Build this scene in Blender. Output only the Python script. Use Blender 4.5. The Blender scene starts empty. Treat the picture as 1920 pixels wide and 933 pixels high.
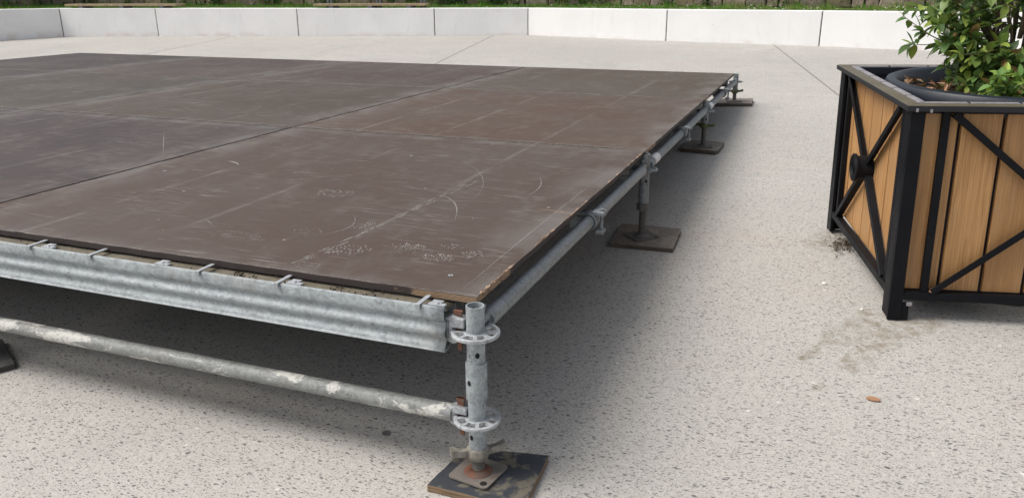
import bpy, math, random
from mathutils import Vector, Matrix
import numpy as np
R = math.radians
PI = math.pi
sc = bpy.context.scene
C = sc.collection

# ---------------------------------------------------------------- camera
cam_d = bpy.data.cameras.new("camera"); cam = bpy.data.objects.new("camera", cam_d); C.objects.link(cam)
cam_d.sensor_width = 36; cam_d.lens = 1479.86 / 1920 * 36; cam_d.clip_start = 0.05; cam_d.clip_end = 900
pit, rol, yaw = 0.3182, -0.0048, -0.3707
fwd = Vector((math.sin(yaw)*math.cos(pit), math.cos(yaw)*math.cos(pit), -math.sin(pit)))
r0 = Vector((math.cos(yaw), -math.sin(yaw), 0)); u0 = r0.cross(fwd)
rt = r0*math.cos(rol) + u0*math.sin(rol); up = rt.cross(fwd)
m = Matrix((rt, up, -fwd)).transposed().to_4x4(); m.translation = (0.7744, -1.7405, 1.2652)
cam.matrix_world = m
sc.camera = cam

# ---------------------------------------------------------------- sky, sun, exposure
SUN_EL, SUN_AZ = 53, 248            # degrees, azimuth clockwise from +Y: the sun stands to the left
w = bpy.data.worlds.new("World"); sc.world = w; w.use_nodes = True
nt = w.node_tree; nt.nodes.clear()
sky = nt.nodes.new("ShaderNodeTexSky"); sky.sky_type = 'NISHITA'; sky.sun_disc = False
sky.sun_elevation = R(SUN_EL); sky.sun_rotation = R(SUN_AZ); sky.air_density = 1.0; sky.dust_density = 4.0; sky.ozone_density = 1.0
bg = nt.nodes.new("ShaderNodeBackground"); bg.inputs[1].default_value = 0.115
wo = nt.nodes.new("ShaderNodeOutputWorld")
# thin bright cloud veil over the blue: large soft clouds mixed into the sky
tcw = nt.nodes.new("ShaderNodeTexCoord"); cn = nt.nodes.new("ShaderNodeTexNoise"); cn.inputs["Scale"].default_value = 2.2; cn.inputs["Detail"].default_value = 6
nt.links.new(tcw.outputs["Generated"], cn.inputs["Vector"])
cr = nt.nodes.new("ShaderNodeMapRange"); cr.inputs[1].default_value = .3; cr.inputs[2].default_value = .65; cr.inputs[3].default_value = .55; cr.inputs[4].default_value = .92
nt.links.new(cn.outputs[0], cr.inputs[0])
hs = nt.nodes.new("ShaderNodeHueSaturation"); hs.inputs["Saturation"].default_value = 0.12; hs.inputs["Value"].default_value = 1.12; nt.links.new(sky.outputs[0], hs.inputs["Color"])
mxw = nt.nodes.new("ShaderNodeMix"); mxw.data_type = 'RGBA'; nt.links.new(cr.outputs[0], mxw.inputs[0]); nt.links.new(sky.outputs[0], mxw.inputs[6]); nt.links.new(hs.outputs[0], mxw.inputs[7])
nt.links.new(mxw.outputs[2], bg.inputs[0]); nt.links.new(bg.outputs[0], wo.inputs[0])
sd = bpy.data.lights.new("sun", 'SUN'); sun = bpy.data.objects.new("sun", sd); C.objects.link(sun)
sd.energy = 2.1; sd.angle = R(36); sd.color = (1.0, 0.94, 0.86)
sv = Vector((math.sin(R(SUN_AZ))*math.cos(R(SUN_EL)), math.cos(R(SUN_AZ))*math.cos(R(SUN_EL)), math.sin(R(SUN_EL))))
sun.rotation_euler = sv.to_track_quat('Z', 'Y').to_euler(); sun.location = (-6, -3, 9)
sc.view_settings.view_transform = 'Standard'; sc.view_settings.look = 'None'
sc.view_settings.gamma = 1; sc.view_settings.exposure = 0.39
sc.view_settings.use_curve_mapping = False
sc.cycles.max_bounces = 6; sc.cycles.use_denoising = True

# ---------------------------------------------------------------- materials
class N:
    """small node-building helper"""
    def __init__(s, name):
        s.m = bpy.data.materials.new(name); s.m.use_nodes = True; s.t = s.m.node_tree
        s.b = s.t.nodes["Principled BSDF"]; s.tc = s.t.nodes.new("ShaderNodeTexCoord")
    def n(s, typ, **k):
        x = s.t.nodes.new(typ)
        for a, v in k.items(): setattr(x, a, v)
        return x
    def put(s, sock, v):
        if isinstance(v, (int, float)): sock.default_value = v
        elif isinstance(v, (tuple, list)):
            sock.default_value = tuple(v) + (1,) if len(v) == 3 and len(sock.default_value) == 4 else tuple(v)
        else: s.t.links.new(v, sock)
    def math(s, op, a, b=0.0, c=0.0, clamp=False):
        x = s.n("ShaderNodeMath", operation=op, use_clamp=clamp)
        s.put(x.inputs[0], a); s.put(x.inputs[1], b); s.put(x.inputs[2], c); return x.outputs[0]
    def vmath(s, op, a, b=(0, 0, 0)):
        x = s.n("ShaderNodeVectorMath", operation=op); s.put(x.inputs[0], a); s.put(x.inputs[1], b); return x.outputs[0]
    def map(s, v, loc=(0, 0, 0), rot=(0, 0, 0), scale=(1, 1, 1)):
        x = s.n("ShaderNodeMapping"); s.put(x.inputs[0], v)
        s.put(x.inputs[1], loc); s.put(x.inputs[2], rot); s.put(x.inputs[3], scale); return x.outputs[0]
    def noise(s, v, scale, detail=4, rough=0.55, dist=0.0):
        x = s.n("ShaderNodeTexNoise"); s.put(x.inputs["Vector"], v); x.inputs["Scale"].default_value = scale
        x.inputs["Detail"].default_value = detail; x.inputs["Roughness"].default_value = rough; x.inputs["Distortion"].default_value = dist
        return x.outputs
    def voro(s, v, scale, feature='F1', rnd=1.0, dims='3D'):
        x = s.n("ShaderNodeTexVoronoi", feature=feature, voronoi_dimensions=dims); s.put(x.inputs["Vector"], v)
        x.inputs["Scale"].default_value = scale; x.inputs["Randomness"].default_value = rnd; return x.outputs
    def ramp(s, f, lo, hi, a=0.0, b=1.0):
        x = s.n("ShaderNodeMapRange", interpolation_type='SMOOTHSTEP'); s.put(x.inputs[0], f)
        for i, v in enumerate((lo, hi, a, b)): s.put(x.inputs[i+1], v)
        return x.outputs[0]
    def mix(s, f, a, b, mode='MIX'):
        x = s.n("ShaderNodeMix", data_type='RGBA', blend_type=mode); s.put(x.inputs[0], f); s.put(x.inputs[6], a); s.put(x.inputs[7], b)
        return x.outputs[2]
    def sep(s, v):
        x = s.n("ShaderNodeSeparateXYZ"); s.put(x.inputs[0], v); return x.outputs
    def bump(s, h, strength=0.3, dist=0.002):
        x = s.n("ShaderNodeBump"); x.inputs["Strength"].default_value = strength; x.inputs["Distance"].default_value = dist
        s.put(x.inputs["Height"], h); s.t.links.new(x.outputs[0], s.b.inputs["Normal"])
    def out(s, col=None, rough=None, metal=None, spec=None):
        if col is not None: s.put(s.b.inputs["Base Color"], col)
        if rough is not None: s.put(s.b.inputs["Roughness"], rough)
        if metal is not None: s.put(s.b.inputs["Metallic"], metal)
        if spec is not None: s.put(s.b.inputs["Specular IOR Level"], spec)
        return s.m
    def rand(s): return s.n("ShaderNodeObjectInfo").outputs["Random"]

def GZ(y): return 0.0375*y - 0.022           # the plaza rises gently away from the camera

def mat_ground():
    g = N("exposed_aggregate_concrete"); P = g.tc.outputs["Object"]
    big = g.noise(P, 0.45, 4)[0]; mid = g.noise(P, 3.0, 5)[0]; fine = g.noise(P, 260, 3, 0.7)[0]; grit = g.noise(P, 90, 3, 0.65)[0]
    col = g.mix(g.ramp(big, 0.3, 0.7), (0.380, 0.364, 0.340), (0.448, 0.430, 0.403))
    col = g.mix(g.ramp(mid, 0.35, 0.7, 0, 0.5), col, (0.365, 0.354, 0.336))
    col = g.mix(g.ramp(grit, 0.3, 0.7, 0, 0.5), col, (0.56, 0.545, 0.515))
    col = g.mix(g.ramp(fine, 0.52, 0.66, 0, 0.65), col, (0.22, 0.21, 0.195))
    # broad worn and damp tonal patches, faint wheel and broom streaks
    pat = g.noise(g.map(P, scale=(1, 0.5, 1)), 0.9, 6, 0.62, 0.8)[0]
    col = g.mix(g.ramp(pat, 0.52, 0.72, 0, 0.30), col, (0.30, 0.29, 0.275))
    str_ = g.noise(g.map(P, rot=(0, 0, 0.35), scale=(0.35, 9, 1)), 1.0, 4, 0.6, 0.5)[0]
    col = g.mix(g.ramp(str_, 0.58, 0.72, 0, 0.18), col, (0.62, 0.60, 0.57))
    spk = g.ramp(g.noise(P, 1.7, 5, 0.7)[0], 0.66, 0.74, 0, 0.35)
    col = g.mix(spk, col, (0.27, 0.26, 0.245))
    # dark stone chips of several sizes
    wob = g.vmath('SCALE', g.noise(P, 14, 2)[1]); wob.node.inputs[3].default_value = 0.03
    Pw = g.vmath('ADD', P, wob)
    hsum = None
    for sc_, rot, an, rmax, cc in ((40, 0.5, 2.3, 0.30, (0.10, 0.10, 0.10)), (72, -0.7, 2.6, 0.36, (0.12, 0.115, 0.11)),
                               (26, 1.25, 1.7, 0.20, (0.085, 0.087, 0.092)), (110, 0.1, 2.2, 0.40, (0.15, 0.145, 0.135))):
        v = g.voro(g.map(Pw, rot=(0, 0, rot), scale=(1, an, 1)), sc_, dims='2D')
        rr = g.sep(v[1])[0]
        thr = g.math('MULTIPLY', g.math('POWER', rr, 3.3), rmax)
        chip = g.ramp(g.math('SUBTRACT', thr, v[0]), -0.02, 0.035)
        col = g.mix(g.math('MULTIPLY', chip, 0.78), col, cc)
        hsum = chip if hsum is None else g.math('MAXIMUM', hsum, chip)
    # light worn specks
    v = g.voro(P, 12, dims='2D'); sp = g.ramp(g.math('SUBTRACT', g.math('MULTIPLY', g.math('POWER', g.sep(v[1])[1], 22), 0.10), v[0]), -0.01, 0.03)
    col = g.mix(g.math('MULTIPLY', sp, 0.6), col, (0.68, 0.67, 0.64))
    # expansion joints
    X, Y, Z = g.sep(P)[:3]
    def seg(a, b, wdt, lo=None, hi=None):
        dx, dy = b[0]-a[0], b[1]-a[1]; L = math.hypot(dx, dy); dx, dy = dx/L, dy/L
        d = g.math('ABSOLUTE', g.math('ADD', g.math('MULTIPLY', X, -dy), g.math('ADD', g.math('MULTIPLY', Y, dx), a[0]*dy - a[1]*dx)))
        return g.ramp(d, wdt*0.5, wdt, 1, 0)
    far = g.ramp(Y, 6.0, 6.05)
    far7 = g.ramp(Y, -60, -59)
    for a, b, wd, k in (((-9.456, 8.451), (-10.091, 11.083), 0.018, 0.72), ((-4.25, 8.357), (-4.976, 11.979), 0.016, 0.68),
                        ((-0.009, 11.618), (0.926, 6.949), 0.013, 0.68)):
        col = g.mix(g.math('MULTIPLY', seg(a, b, wd), k), col, (0.10, 0.095, 0.085))
    line = g.math('MULTIPLY', seg((-0.16, 8.386), (0.925, 8.50), 0.02), g.ramp(X, -0.4, -0.2))
    col = g.mix(g.math('MULTIPLY', line, 0.35), col, (0.25, 0.24, 0.22))
    # dried run-off stains by the planter foot
    dn = g.vmath('SCALE', g.vmath('SUBTRACT', g.noise(P, 5.5, 5, 0.65)[1], (0.5, 0.5, 0.5))); dn.node.inputs[3].default_value = 0.20
    Pd = g.vmath('ADD', P, dn); Xd, Yd = g.sep(Pd)[:2]
    def capsule(a, b, rad, soft):
        ax, ay = a; vx, vy = b[0]-ax, b[1]-ay; L2 = vx*vx + vy*vy
        t = g.math('DIVIDE', g.math('ADD', g.math('MULTIPLY', g.math('SUBTRACT', Xd, ax), vx), g.math('MULTIPLY', g.math('SUBTRACT', Yd, ay), vy)), L2, clamp=True)
        ex = g.math('SUBTRACT', g.math('SUBTRACT', Xd, ax), g.math('MULTIPLY', t, vx)); ey = g.math('SUBTRACT', g.math('SUBTRACT', Yd, ay), g.math('MULTIPLY', t, vy))
        d = g.math('SQRT', g.math('ADD', g.math('MULTIPLY', ex, ex), g.math('MULTIPLY', ey, ey)))
        return g.ramp(d, rad, rad + soft, 1, 0)
    st = None
    for a, b, rad, soft in (((1.26, 1.45), (1.06, 1.24), 0.035, 0.05), ((1.06, 1.24), (0.99, 1.0), 0.025, 0.03), ((1.02, 1.36), (0.92, 1.20), 0.03, 0.05),
                            ((0.92, 1.2), (0.83, 0.98), 0.012, 0.025), ((0.865, 0.83), (0.875, 0.80), 0.006, 0.015), ((1.08, 1.42), (1.2, 1.40), 0.05, 0.05),
                            ((0.86, 2.25), (0.95, 2.45), 0.06, 0.06)):
        c_ = capsule(a, b, rad, soft); st = c_ if st is None else g.math('MAXIMUM', st, c_)
    stn = g.math('MULTIPLY', st, g.ramp(g.noise(P, 24, 5, 0.7)[0], 0.38, 0.66, 0.05, 0.68))
    col = g.mix(stn, col, (0.21, 0.175, 0.125))
    # one old gum spot
    v = g.vmath('LENGTH', g.vmath('SUBTRACT', g.map(g.vmath('ADD', P, wob), scale=(1, 0.9, 0)), (-0.332, 0.094, 0)))
    gum = g.n("ShaderNodeVectorMath", operation='DISTANCE'); g.put(gum.inputs[0], g.map(Pw, scale=(1, 1, 0))); gum.inputs[1].default_value = (-0.332, 0.105, 0)
    col = g.mix(g.ramp(gum.outputs["Value"], 0.014, 0.02, 0.85, 0), col, (0.09, 0.09, 0.095))
    # reddish dust bands, far right
    rb = g.math('MULTIPLY', g.ramp(g.noise(g.map(P, scale=(0.6, 2.5, 1)), 1.4, 3)[0], 0.56, 0.75), 0.16)
    col = g.mix(rb, col, (0.52, 0.37, 0.30))
    g.bump(g.math('SUBTRACT', g.math('MULTIPLY', grit, 0.5), hsum), 0.35, 0.002)
    return g.out(col, g.ramp(mid, 0.3, 0.7, 0.78, 0.92), spec=0.3)

def mat_ply():
    g = N("film_faced_plywood"); P = g.tc.outputs["Object"]; rnd = g.rand()
    off = g.n("ShaderNodeCombineXYZ"); g.put(off.inputs[0], g.math('MULTIPLY', rnd, 37.0)); g.put(off.inputs[1], g.math('MULTIPLY', rnd, 91.0))
    Q = g.vmath('ADD', P, off.outputs[0])
    big = g.noise(Q, 0.9, 5, 0.6)[0]; mid = g.noise(g.map(Q, scale=(2.2, 1, 1)), 3.5, 6, 0.65)[0]
    oc = g.n("ShaderNodeObjectInfo").outputs["Color"]
    col = g.mix(0.7, (0.050, 0.036, 0.030), oc)
    col = g.mix(g.ramp(big, 0.35, 0.7, 0, 0.55), col, (0.088, 0.070, 0.060))
    col = g.mix(g.ramp(mid, 0.48, 0.75, 0, 0.5), col, (0.125, 0.110, 0.100))
    # rubbed dust along the board edges
    X, Y = g.sep(P)[:2]
    ex = g.math('MINIMUM', g.math('ABSOLUTE', X), g.math('ABSOLUTE', g.math('ADD', X, 2.07)))
    ey = g.math('MINIMUM', g.math('ABSOLUTE', Y), g.math('ABSOLUTE', g.math('SUBTRACT', Y, 2.02)))
    en = g.noise(g.map(Q, scale=(1, 0.5, 1)), 5.0, 5, 0.65)[0]
    ed = g.math('MULTIPLY', g.math('MAXIMUM', g.ramp(ex, 0.0, 0.26, 1, 0), g.math('MULTIPLY', g.ramp(ey, 0, 0.08, 1, 0), 0.8)), g.ramp(en, 0.36, 0.62))
    col = g.mix(g.math('MULTIPLY', ed, 0.5), col, (0.175, 0.165, 0.155))
    # long rubbed lines running with the boards
    for x0, k in ((-0.57, 0.26), (-1.18, 0.30), (-1.66, 0.34)):
        nn = g.noise(g.map(Q, scale=(3, 0.8, 1)), 2.4, 5, 0.7)[0]
        wv = g.math('MULTIPLY', g.math('SUBTRACT', g.noise(Q, 3, 3)[0], 0.5), 0.03)
        d = g.math('ABSOLUTE', g.math('ADD', g.math('SUBTRACT', X, x0), wv))
        l = g.math('MULTIPLY', g.ramp(d, 0.004, 0.018, 1, 0), g.ramp(nn, 0.42, 0.68))
        col = g.mix(g.math('MULTIPLY', l, k), col, (0.27, 0.255, 0.24))
    # fine scratches in three directions
    for i, (a, sx, sy, lo, k) in enumerate(((0.3, 5, 120, 0.63, 0.38), (1.35, 4, 110, 0.62, 0.45), (-0.6, 7, 130, 0.62, 0.5), (2.3, 4, 120, 0.63, 0.5))):
        f = g.noise(g.map(g.vmath('ADD', Q, (i*7.3, i*3.1, 0)), rot=(0, 0, a), scale=(sx, sy, 1)), 1.0, 2, 0.5, 0.3)[0]
        k = g.math('MULTIPLY', g.ramp(g.noise(g.vmath('ADD', Q, (i*3.3, 5.1, 0)), 2.6, 4, 0.6)[0], 0.47, 0.68), k)
        col = g.mix(g.math('MULTIPLY', g.ramp(f, lo, lo + 0.05), k), col, (0.33, 0.31, 0.29))
    sp = g.voro(Q, 9, dims='2D'); s_ = g.ramp(g.math('SUBTRACT', g.math('MULTIPLY', g.math('POWER', g.sep(sp[1])[0], 16), 0.07), sp[0]), -0.005, 0.02)
    col = g.mix(g.math('MULTIPLY', s_, 0.55), col, (0.40, 0.36, 0.32))
    dk = g.noise(Q, 7, 4, 0.7)[0]
    col = g.mix(g.ramp(dk, 0.62, 0.8, 0, 0.35), col, (0.032, 0.026, 0.024))
    g.bump(g.noise(Q, 45, 4)[0], 0.12, 0.001)
    return g.out(col, g.ramp(mid, 0.3, 0.75, 0.50, 0.68), spec=0.26)

def mat_ply_edge():
    g = N("plywood_edge"); P = g.tc.outputs["Object"]; Z = g.sep(P)[2]; X = g.sep(P)[0]; Y = g.sep(P)[1]
    lam = g.math('SINE', g.math('MULTIPLY', Z, 2*PI/0.0035))
    raw = g.mix(g.ramp(lam, -0.5, 0.6), (0.085, 0.05, 0.03), (0.42, 0.29, 0.18))
    n = g.noise(g.map(P, scale=(1, 1, 3)), 8, 5, 0.7)[0]
    near = g.ramp(g.math('ADD', g.math('ABSOLUTE', X), g.math('ABSOLUTE', Y)), 0.12, 0.34, 0.30, 0)
    f = g.ramp(g.math('ADD', n, near), 0.66, 0.74)
    col = g.mix(f, (0.040, 0.029, 0.028), raw)
    return g.out(col, 0.75)

def mat_galv(name, base=(0.42, 0.44, 0.455), spots=0.0, rough=0.5, metal=0.45, fsc=(1, 1, 0.4), flk=1.0):
    g = N(name); P = g.tc.outputs["Object"]
    n1 = g.noise(P, 18, 5, 0.65)[0]; n2 = g.noise(P, 70, 4, 0.6)[0]; v = g.sep(g.voro(P, 95)[1])[0]
    n3 = g.noise(P, 4, 3)[0]
    col = g.mix(g.ramp(n1, 0.3, 0.7), tuple(c*0.72 for c in base), tuple(min(1, c*1.12) for c in base))
    col = g.mix(g.ramp(v, 0.1, 0.9, 0, 0.55), col, tuple(min(1, c*1.3) for c in base)); v2 = g.sep(g.voro(P, 170)[1])[1]; col = g.mix(g.ramp(v2, 0.6, 1.0, 0, 0.35), col, tuple(c*0.6 for c in base))
    sc1 = g.noise(g.map(P, rot=(0.3, 0.4, 0.5), scale=(4, 60, 60)), 3.0, 3)[0]; col = g.mix(g.ramp(sc1, 0.66, 0.70, 0, 0.5), col, tuple(min(1, c*1.8) for c in base))
    col = g.mix(g.ramp(n2, 0.54, 0.72, 0, 0.45), col, tuple(c*0.5 for c in base))
    n4 = g.noise(g.map(P, scale=fsc), 60, 6, 0.7)[0]; col = g.mix(g.ramp(n4, 0.58, 0.66, 0, 0.35*flk), col, tuple(min(1, c*1.7) for c in base)); col = g.mix(g.ramp(n4, 0.42, 0.35, 0, min(0.9, 0.55*flk)), col, tuple(c*0.35 for c in base))
    col = g.mix(g.ramp(n3, 0.5, 0.75, 0, 0.35), col, (0.30, 0.27, 0.225))
    mt = metal
    if spots:
        s_ = g.noise(g.map(P, scale=(.8, 2, 2)), 7.5, 7, 0.72, 0.6)[0]
        f = g.ramp(s_, 0.60 - spots*0.06, 0.64 - spots*0.06)
        f2 = g.math('MULTIPLY', f, g.ramp(g.noise(P, 60, 4, 0.7)[0], 0.36, 0.5, 0.35, 1))
        col = g.mix(g.math('MULTIPLY', f2, 0.85), col, (0.62, 0.61, 0.57))
        mt = g.math('MULTIPLY', g.math('SUBTRACT', 1, f2), metal)
    g.bump(g.math('ADD', n2, g.math('MULTIPLY', n1, 0.4)), 0.22, 0.001)
    return g.out(col, g.ramp(n1, 0.3, 0.7, rough - 0.06, rough + 0.12), mt)

def mat_rust(name, base, rust, amt, metal=0.3):
    g = N(name); P = g.tc.outputs["Object"]; n = g.noise(P, 28, 6, 0.7)[0]; n2 = g.noise(P, 120, 4)[0]
    col = g.mix(g.ramp(n, 0.62 - amt*0.35, 0.72 - amt*0.35), base, rust)
    col = g.mix(g.ramp(n2, 0.5, 0.75, 0, 0.5), col, tuple(c*0.4 for c in base))
    g.bump(n2, 0.5, 0.001)
    return g.out(col, 0.72, metal)

def mat_pad(name, top, side, dust):
    g = N(name); P = g.tc.outputs["Object"]; nz = g.math('ABSOLUTE', g.sep(g.tc.outputs["Normal"])[2])
    n = g.noise(P, 14, 6, 0.68, 0.6)[0]; n2 = g.noise(P, 60, 5)[0]
    t = g.mix(g.ramp(n, 0.50, 0.60, 0, 0.85), top, dust); t = g.mix(g.ramp(n2, 0.55, 0.7, 0, 0.5), t, tuple(c*0.5 for c in top))
    gr = g.noise(g.map(P, scale=(3, 3, 120)), 4, 5)[0]
    sd_ = g.mix(g.ramp(gr, 0.35, 0.65), tuple(c*0.5 for c in side), tuple(c*1.2 for c in side))
    col = g.mix(g.ramp(nz, 0.6, 0.8), sd_, t)
    g.bump(n2, 0.4, 0.002)
    return g.out(col, 0.75)

def mat_wood(name, a, b, dark, rotz=0.0, off=0.0):
    g = N(name); P = g.tc.outputs["Object"]
    U = g.n("ShaderNodeUVMap"); uv = U.outputs[0]              # uv: x across the board (m) + board offset, y up (m)
    n = g.noise(g.map(uv, scale=(60, 2.2, 1)), 1.6, 6, 0.6, 0.8)[0]
    n2 = g.noise(g.map(uv, scale=(9, 0.9, 1)), 1.4, 4, 0.6, 1.2)[0]
    n3 = g.noise(g.map(uv, scale=(300, 5, 1)), 1.2, 3)[0]
    pl = g.n("ShaderNodeTexWhiteNoise", noise_dimensions='1D'); g.put(pl.inputs["W"], g.math('FLOOR', g.math('DIVIDE', g.sep(uv)[0], 3.0)))
    fig = g.n("ShaderNodeTexWave", wave_type='BANDS', bands_direction='X', wave_profile='SAW'); g.put(fig.inputs["Vector"], g.map(uv, scale=(1, 0.10, 1)))
    fig.inputs["Scale"].default_value = 34; fig.inputs["Distortion"].default_value = 9; fig.inputs["Detail"].default_value = 3; fig.inputs["Detail Scale"].default_value = 0.7; fig.inputs["Detail Roughness"].default_value = 0.6
    col = g.mix(g.ramp(n, 0.35, 0.66), a, b)
    col = g.mix(g.ramp(fig.outputs[0], 0.45, 0.95, 0, 0.28), col, dark)
    col = g.mix(g.ramp(n2, 0.52, 0.72, 0, 0.6), col, dark)
    col = g.mix(g.ramp(n3, 0.5, 0.7, 0, 0.2), col, tuple(c*0.7 for c in a))
    col = g.mix(g.math('MULTIPLY', pl.outputs[0], 0.5), col, tuple(c*0.82 for c in a))
    wk = g.noise(g.map(uv, scale=(5, 2.0, 1)), 1.5, 5, 0.7)[0]; col = g.mix(g.ramp(wk, 0.5, 0.75, 0, 0.4), col, (0.30, 0.22, 0.14))
    g.bump(n3, 0.2, 0.001)
    return g.out(col, 0.55)

def mat_black():
    g = N("black_powder_coat"); P = g.tc.outputs["Object"]; n = g.noise(P, 9, 6, 0.7)[0]; n2 = g.noise(P, 55, 5, 0.75)[0]
    col = g.mix(g.ramp(n, 0.4, 0.75, 0, 0.5), (0.0045, 0.0052, 0.0075), (0.012, 0.0125, 0.0135))
    col = g.mix(g.ramp(n2, 0.715, 0.74, 0, 0.5), col, (0.20, 0.20, 0.19))
    g.bump(n2, 0.15, 0.001)
    return g.out(col, g.ramp(n, 0.3, 0.7, 0.45, 0.62), spec=0.16)

def mat_rim():
    g = N("dusty_black_rim"); P = g.tc.outputs["Object"]; n = g.noise(P, 7, 6, 0.7)[0]; n2 = g.noise(P, 50, 5, 0.7)[0]
    nz = g.sep(g.tc.outputs["Normal"])[2]
    dust = g.mix(g.ramp(n, 0.3, 0.7), (0.088, 0.073, 0.045), (0.128, 0.110, 0.072))
    dust = g.mix(g.ramp(n2, 0.55, 0.7, 0, 0.6), dust, (0.05, 0.047, 0.04))
    col = g.mix(g.ramp(nz, 0.45, 0.75), (0.008, 0.009, 0.012), dust)
    return g.out(col, 0.55)

def mat_plain(name, col, rough=0.7, var=0.2, scale=20, metal=0.0, spec=0.4):
    g = N(name); P = g.tc.outputs["Object"]; n = g.noise(P, scale, 5, 0.65)[0]
    c = g.mix(g.ramp(n, 0.3, 0.7), tuple(x*(1-var) for x in col), tuple(min(1, x*(1+var)) for x in col))
    g.bump(n, 0.2, 0.002)
    return g.out(c, rough, metal, spec)

def mat_white_wall():
    g = N("white_cast_concrete"); P = g.tc.outputs["Object"]
    n = g.noise(P, 1.6, 5, 0.6)[0]; n2 = g.noise(g.map(P, scale=(1, 1, 0.25)), 9, 5, 0.7)[0]; Z = g.sep(P)[2]
    col = g.mix(g.ramp(n, 0.3, 0.7), (0.79, 0.79, 0.79), (0.85, 0.85, 0.85))
    col = g.mix(g.ramp(n2, 0.54, 0.76, 0, 0.22), col, (0.50, 0.49, 0.475))
    v = g.voro(P, 13); s_ = g.ramp(g.math('SUBTRACT', g.math('MULTIPLY', g.math('POWER', g.sep(v[1])[0], 9), 0.10), v[0]), -0.01, 0.02)
    col = g.mix(g.math('MULTIPLY', s_, 0.6), col, (0.30, 0.29, 0.27))
    low = g.math('MULTIPLY', g.ramp(Z, 0.40, 0.52, 1, 0), g.ramp(g.noise(P, 3.5, 4)[0], 0.4, 0.65))
    col = g.mix(g.math('MULTIPLY', low, 0.35), col, (0.55, 0.42, 0.33))
    g.bump(n2, 0.15, 0.003)
    return g.out(col, 0.85, spec=0.2)

def mat_vcol(name, rough=0.45, trans=0.0, spec=0.5):
    g = N(name); a = g.n("ShaderNodeVertexColor"); a.layer_name = "tint"
    g.put(g.b.inputs["Base Color"], a.outputs[0]); g.b.inputs["Roughness"].default_value = rough
    g.b.inputs["Specular IOR Level"].default_value = spec
    if trans:
        t = g.n("ShaderNodeBsdfTranslucent"); g.put(t.inputs[0], g.mix(0.35, a.outputs[0], (0.16, 0.28, 0.02)))
        ms = g.n("ShaderNodeMixShader"); ms.inputs[0].default_value = trans
        g.t.links.new(g.b.outputs[0], ms.inputs[1]); g.t.links.new(t.outputs[0], ms.inputs[2])
        g.t.links.new(ms.outputs[0], g.t.nodes["Material Output"].inputs[0])
    return g.m

def mat_stone():
    g = N("rubble_stone"); a = g.n("ShaderNodeVertexColor"); a.layer_name = "tint"; P = g.tc.outputs["Object"]
    n = g.noise(P, 13, 6, 0.75)[0]; n2 = g.noise(P, 45, 4, 0.7)[0]
    col = g.mix(g.ramp(n, 0.35, 0.65, 0, 0.75), a.outputs[0], g.vmath('MULTIPLY', a.outputs[0], (0.42, 0.42, 0.40)))
    col = g.mix(g.ramp(n2, 0.58, 0.7, 0, 0.6), col, (0.09, 0.11, 0.05))
    g.bump(g.math('ADD', n, g.math('MULTIPLY', n2, 0.5)), 0.9, 0.02)
    return g.out(col, 0.95, spec=0.15)

def mat_scratch(name, col, alpha):
    g = N(name); g.out(col, 0.7)
    n = g.noise(g.tc.outputs["Object"], 130, 4, 0.75)[0]
    g.put(g.b.inputs["Alpha"], g.ramp(n, 0.36, 0.58, alpha*0.2, alpha))
    return g.m

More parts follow.
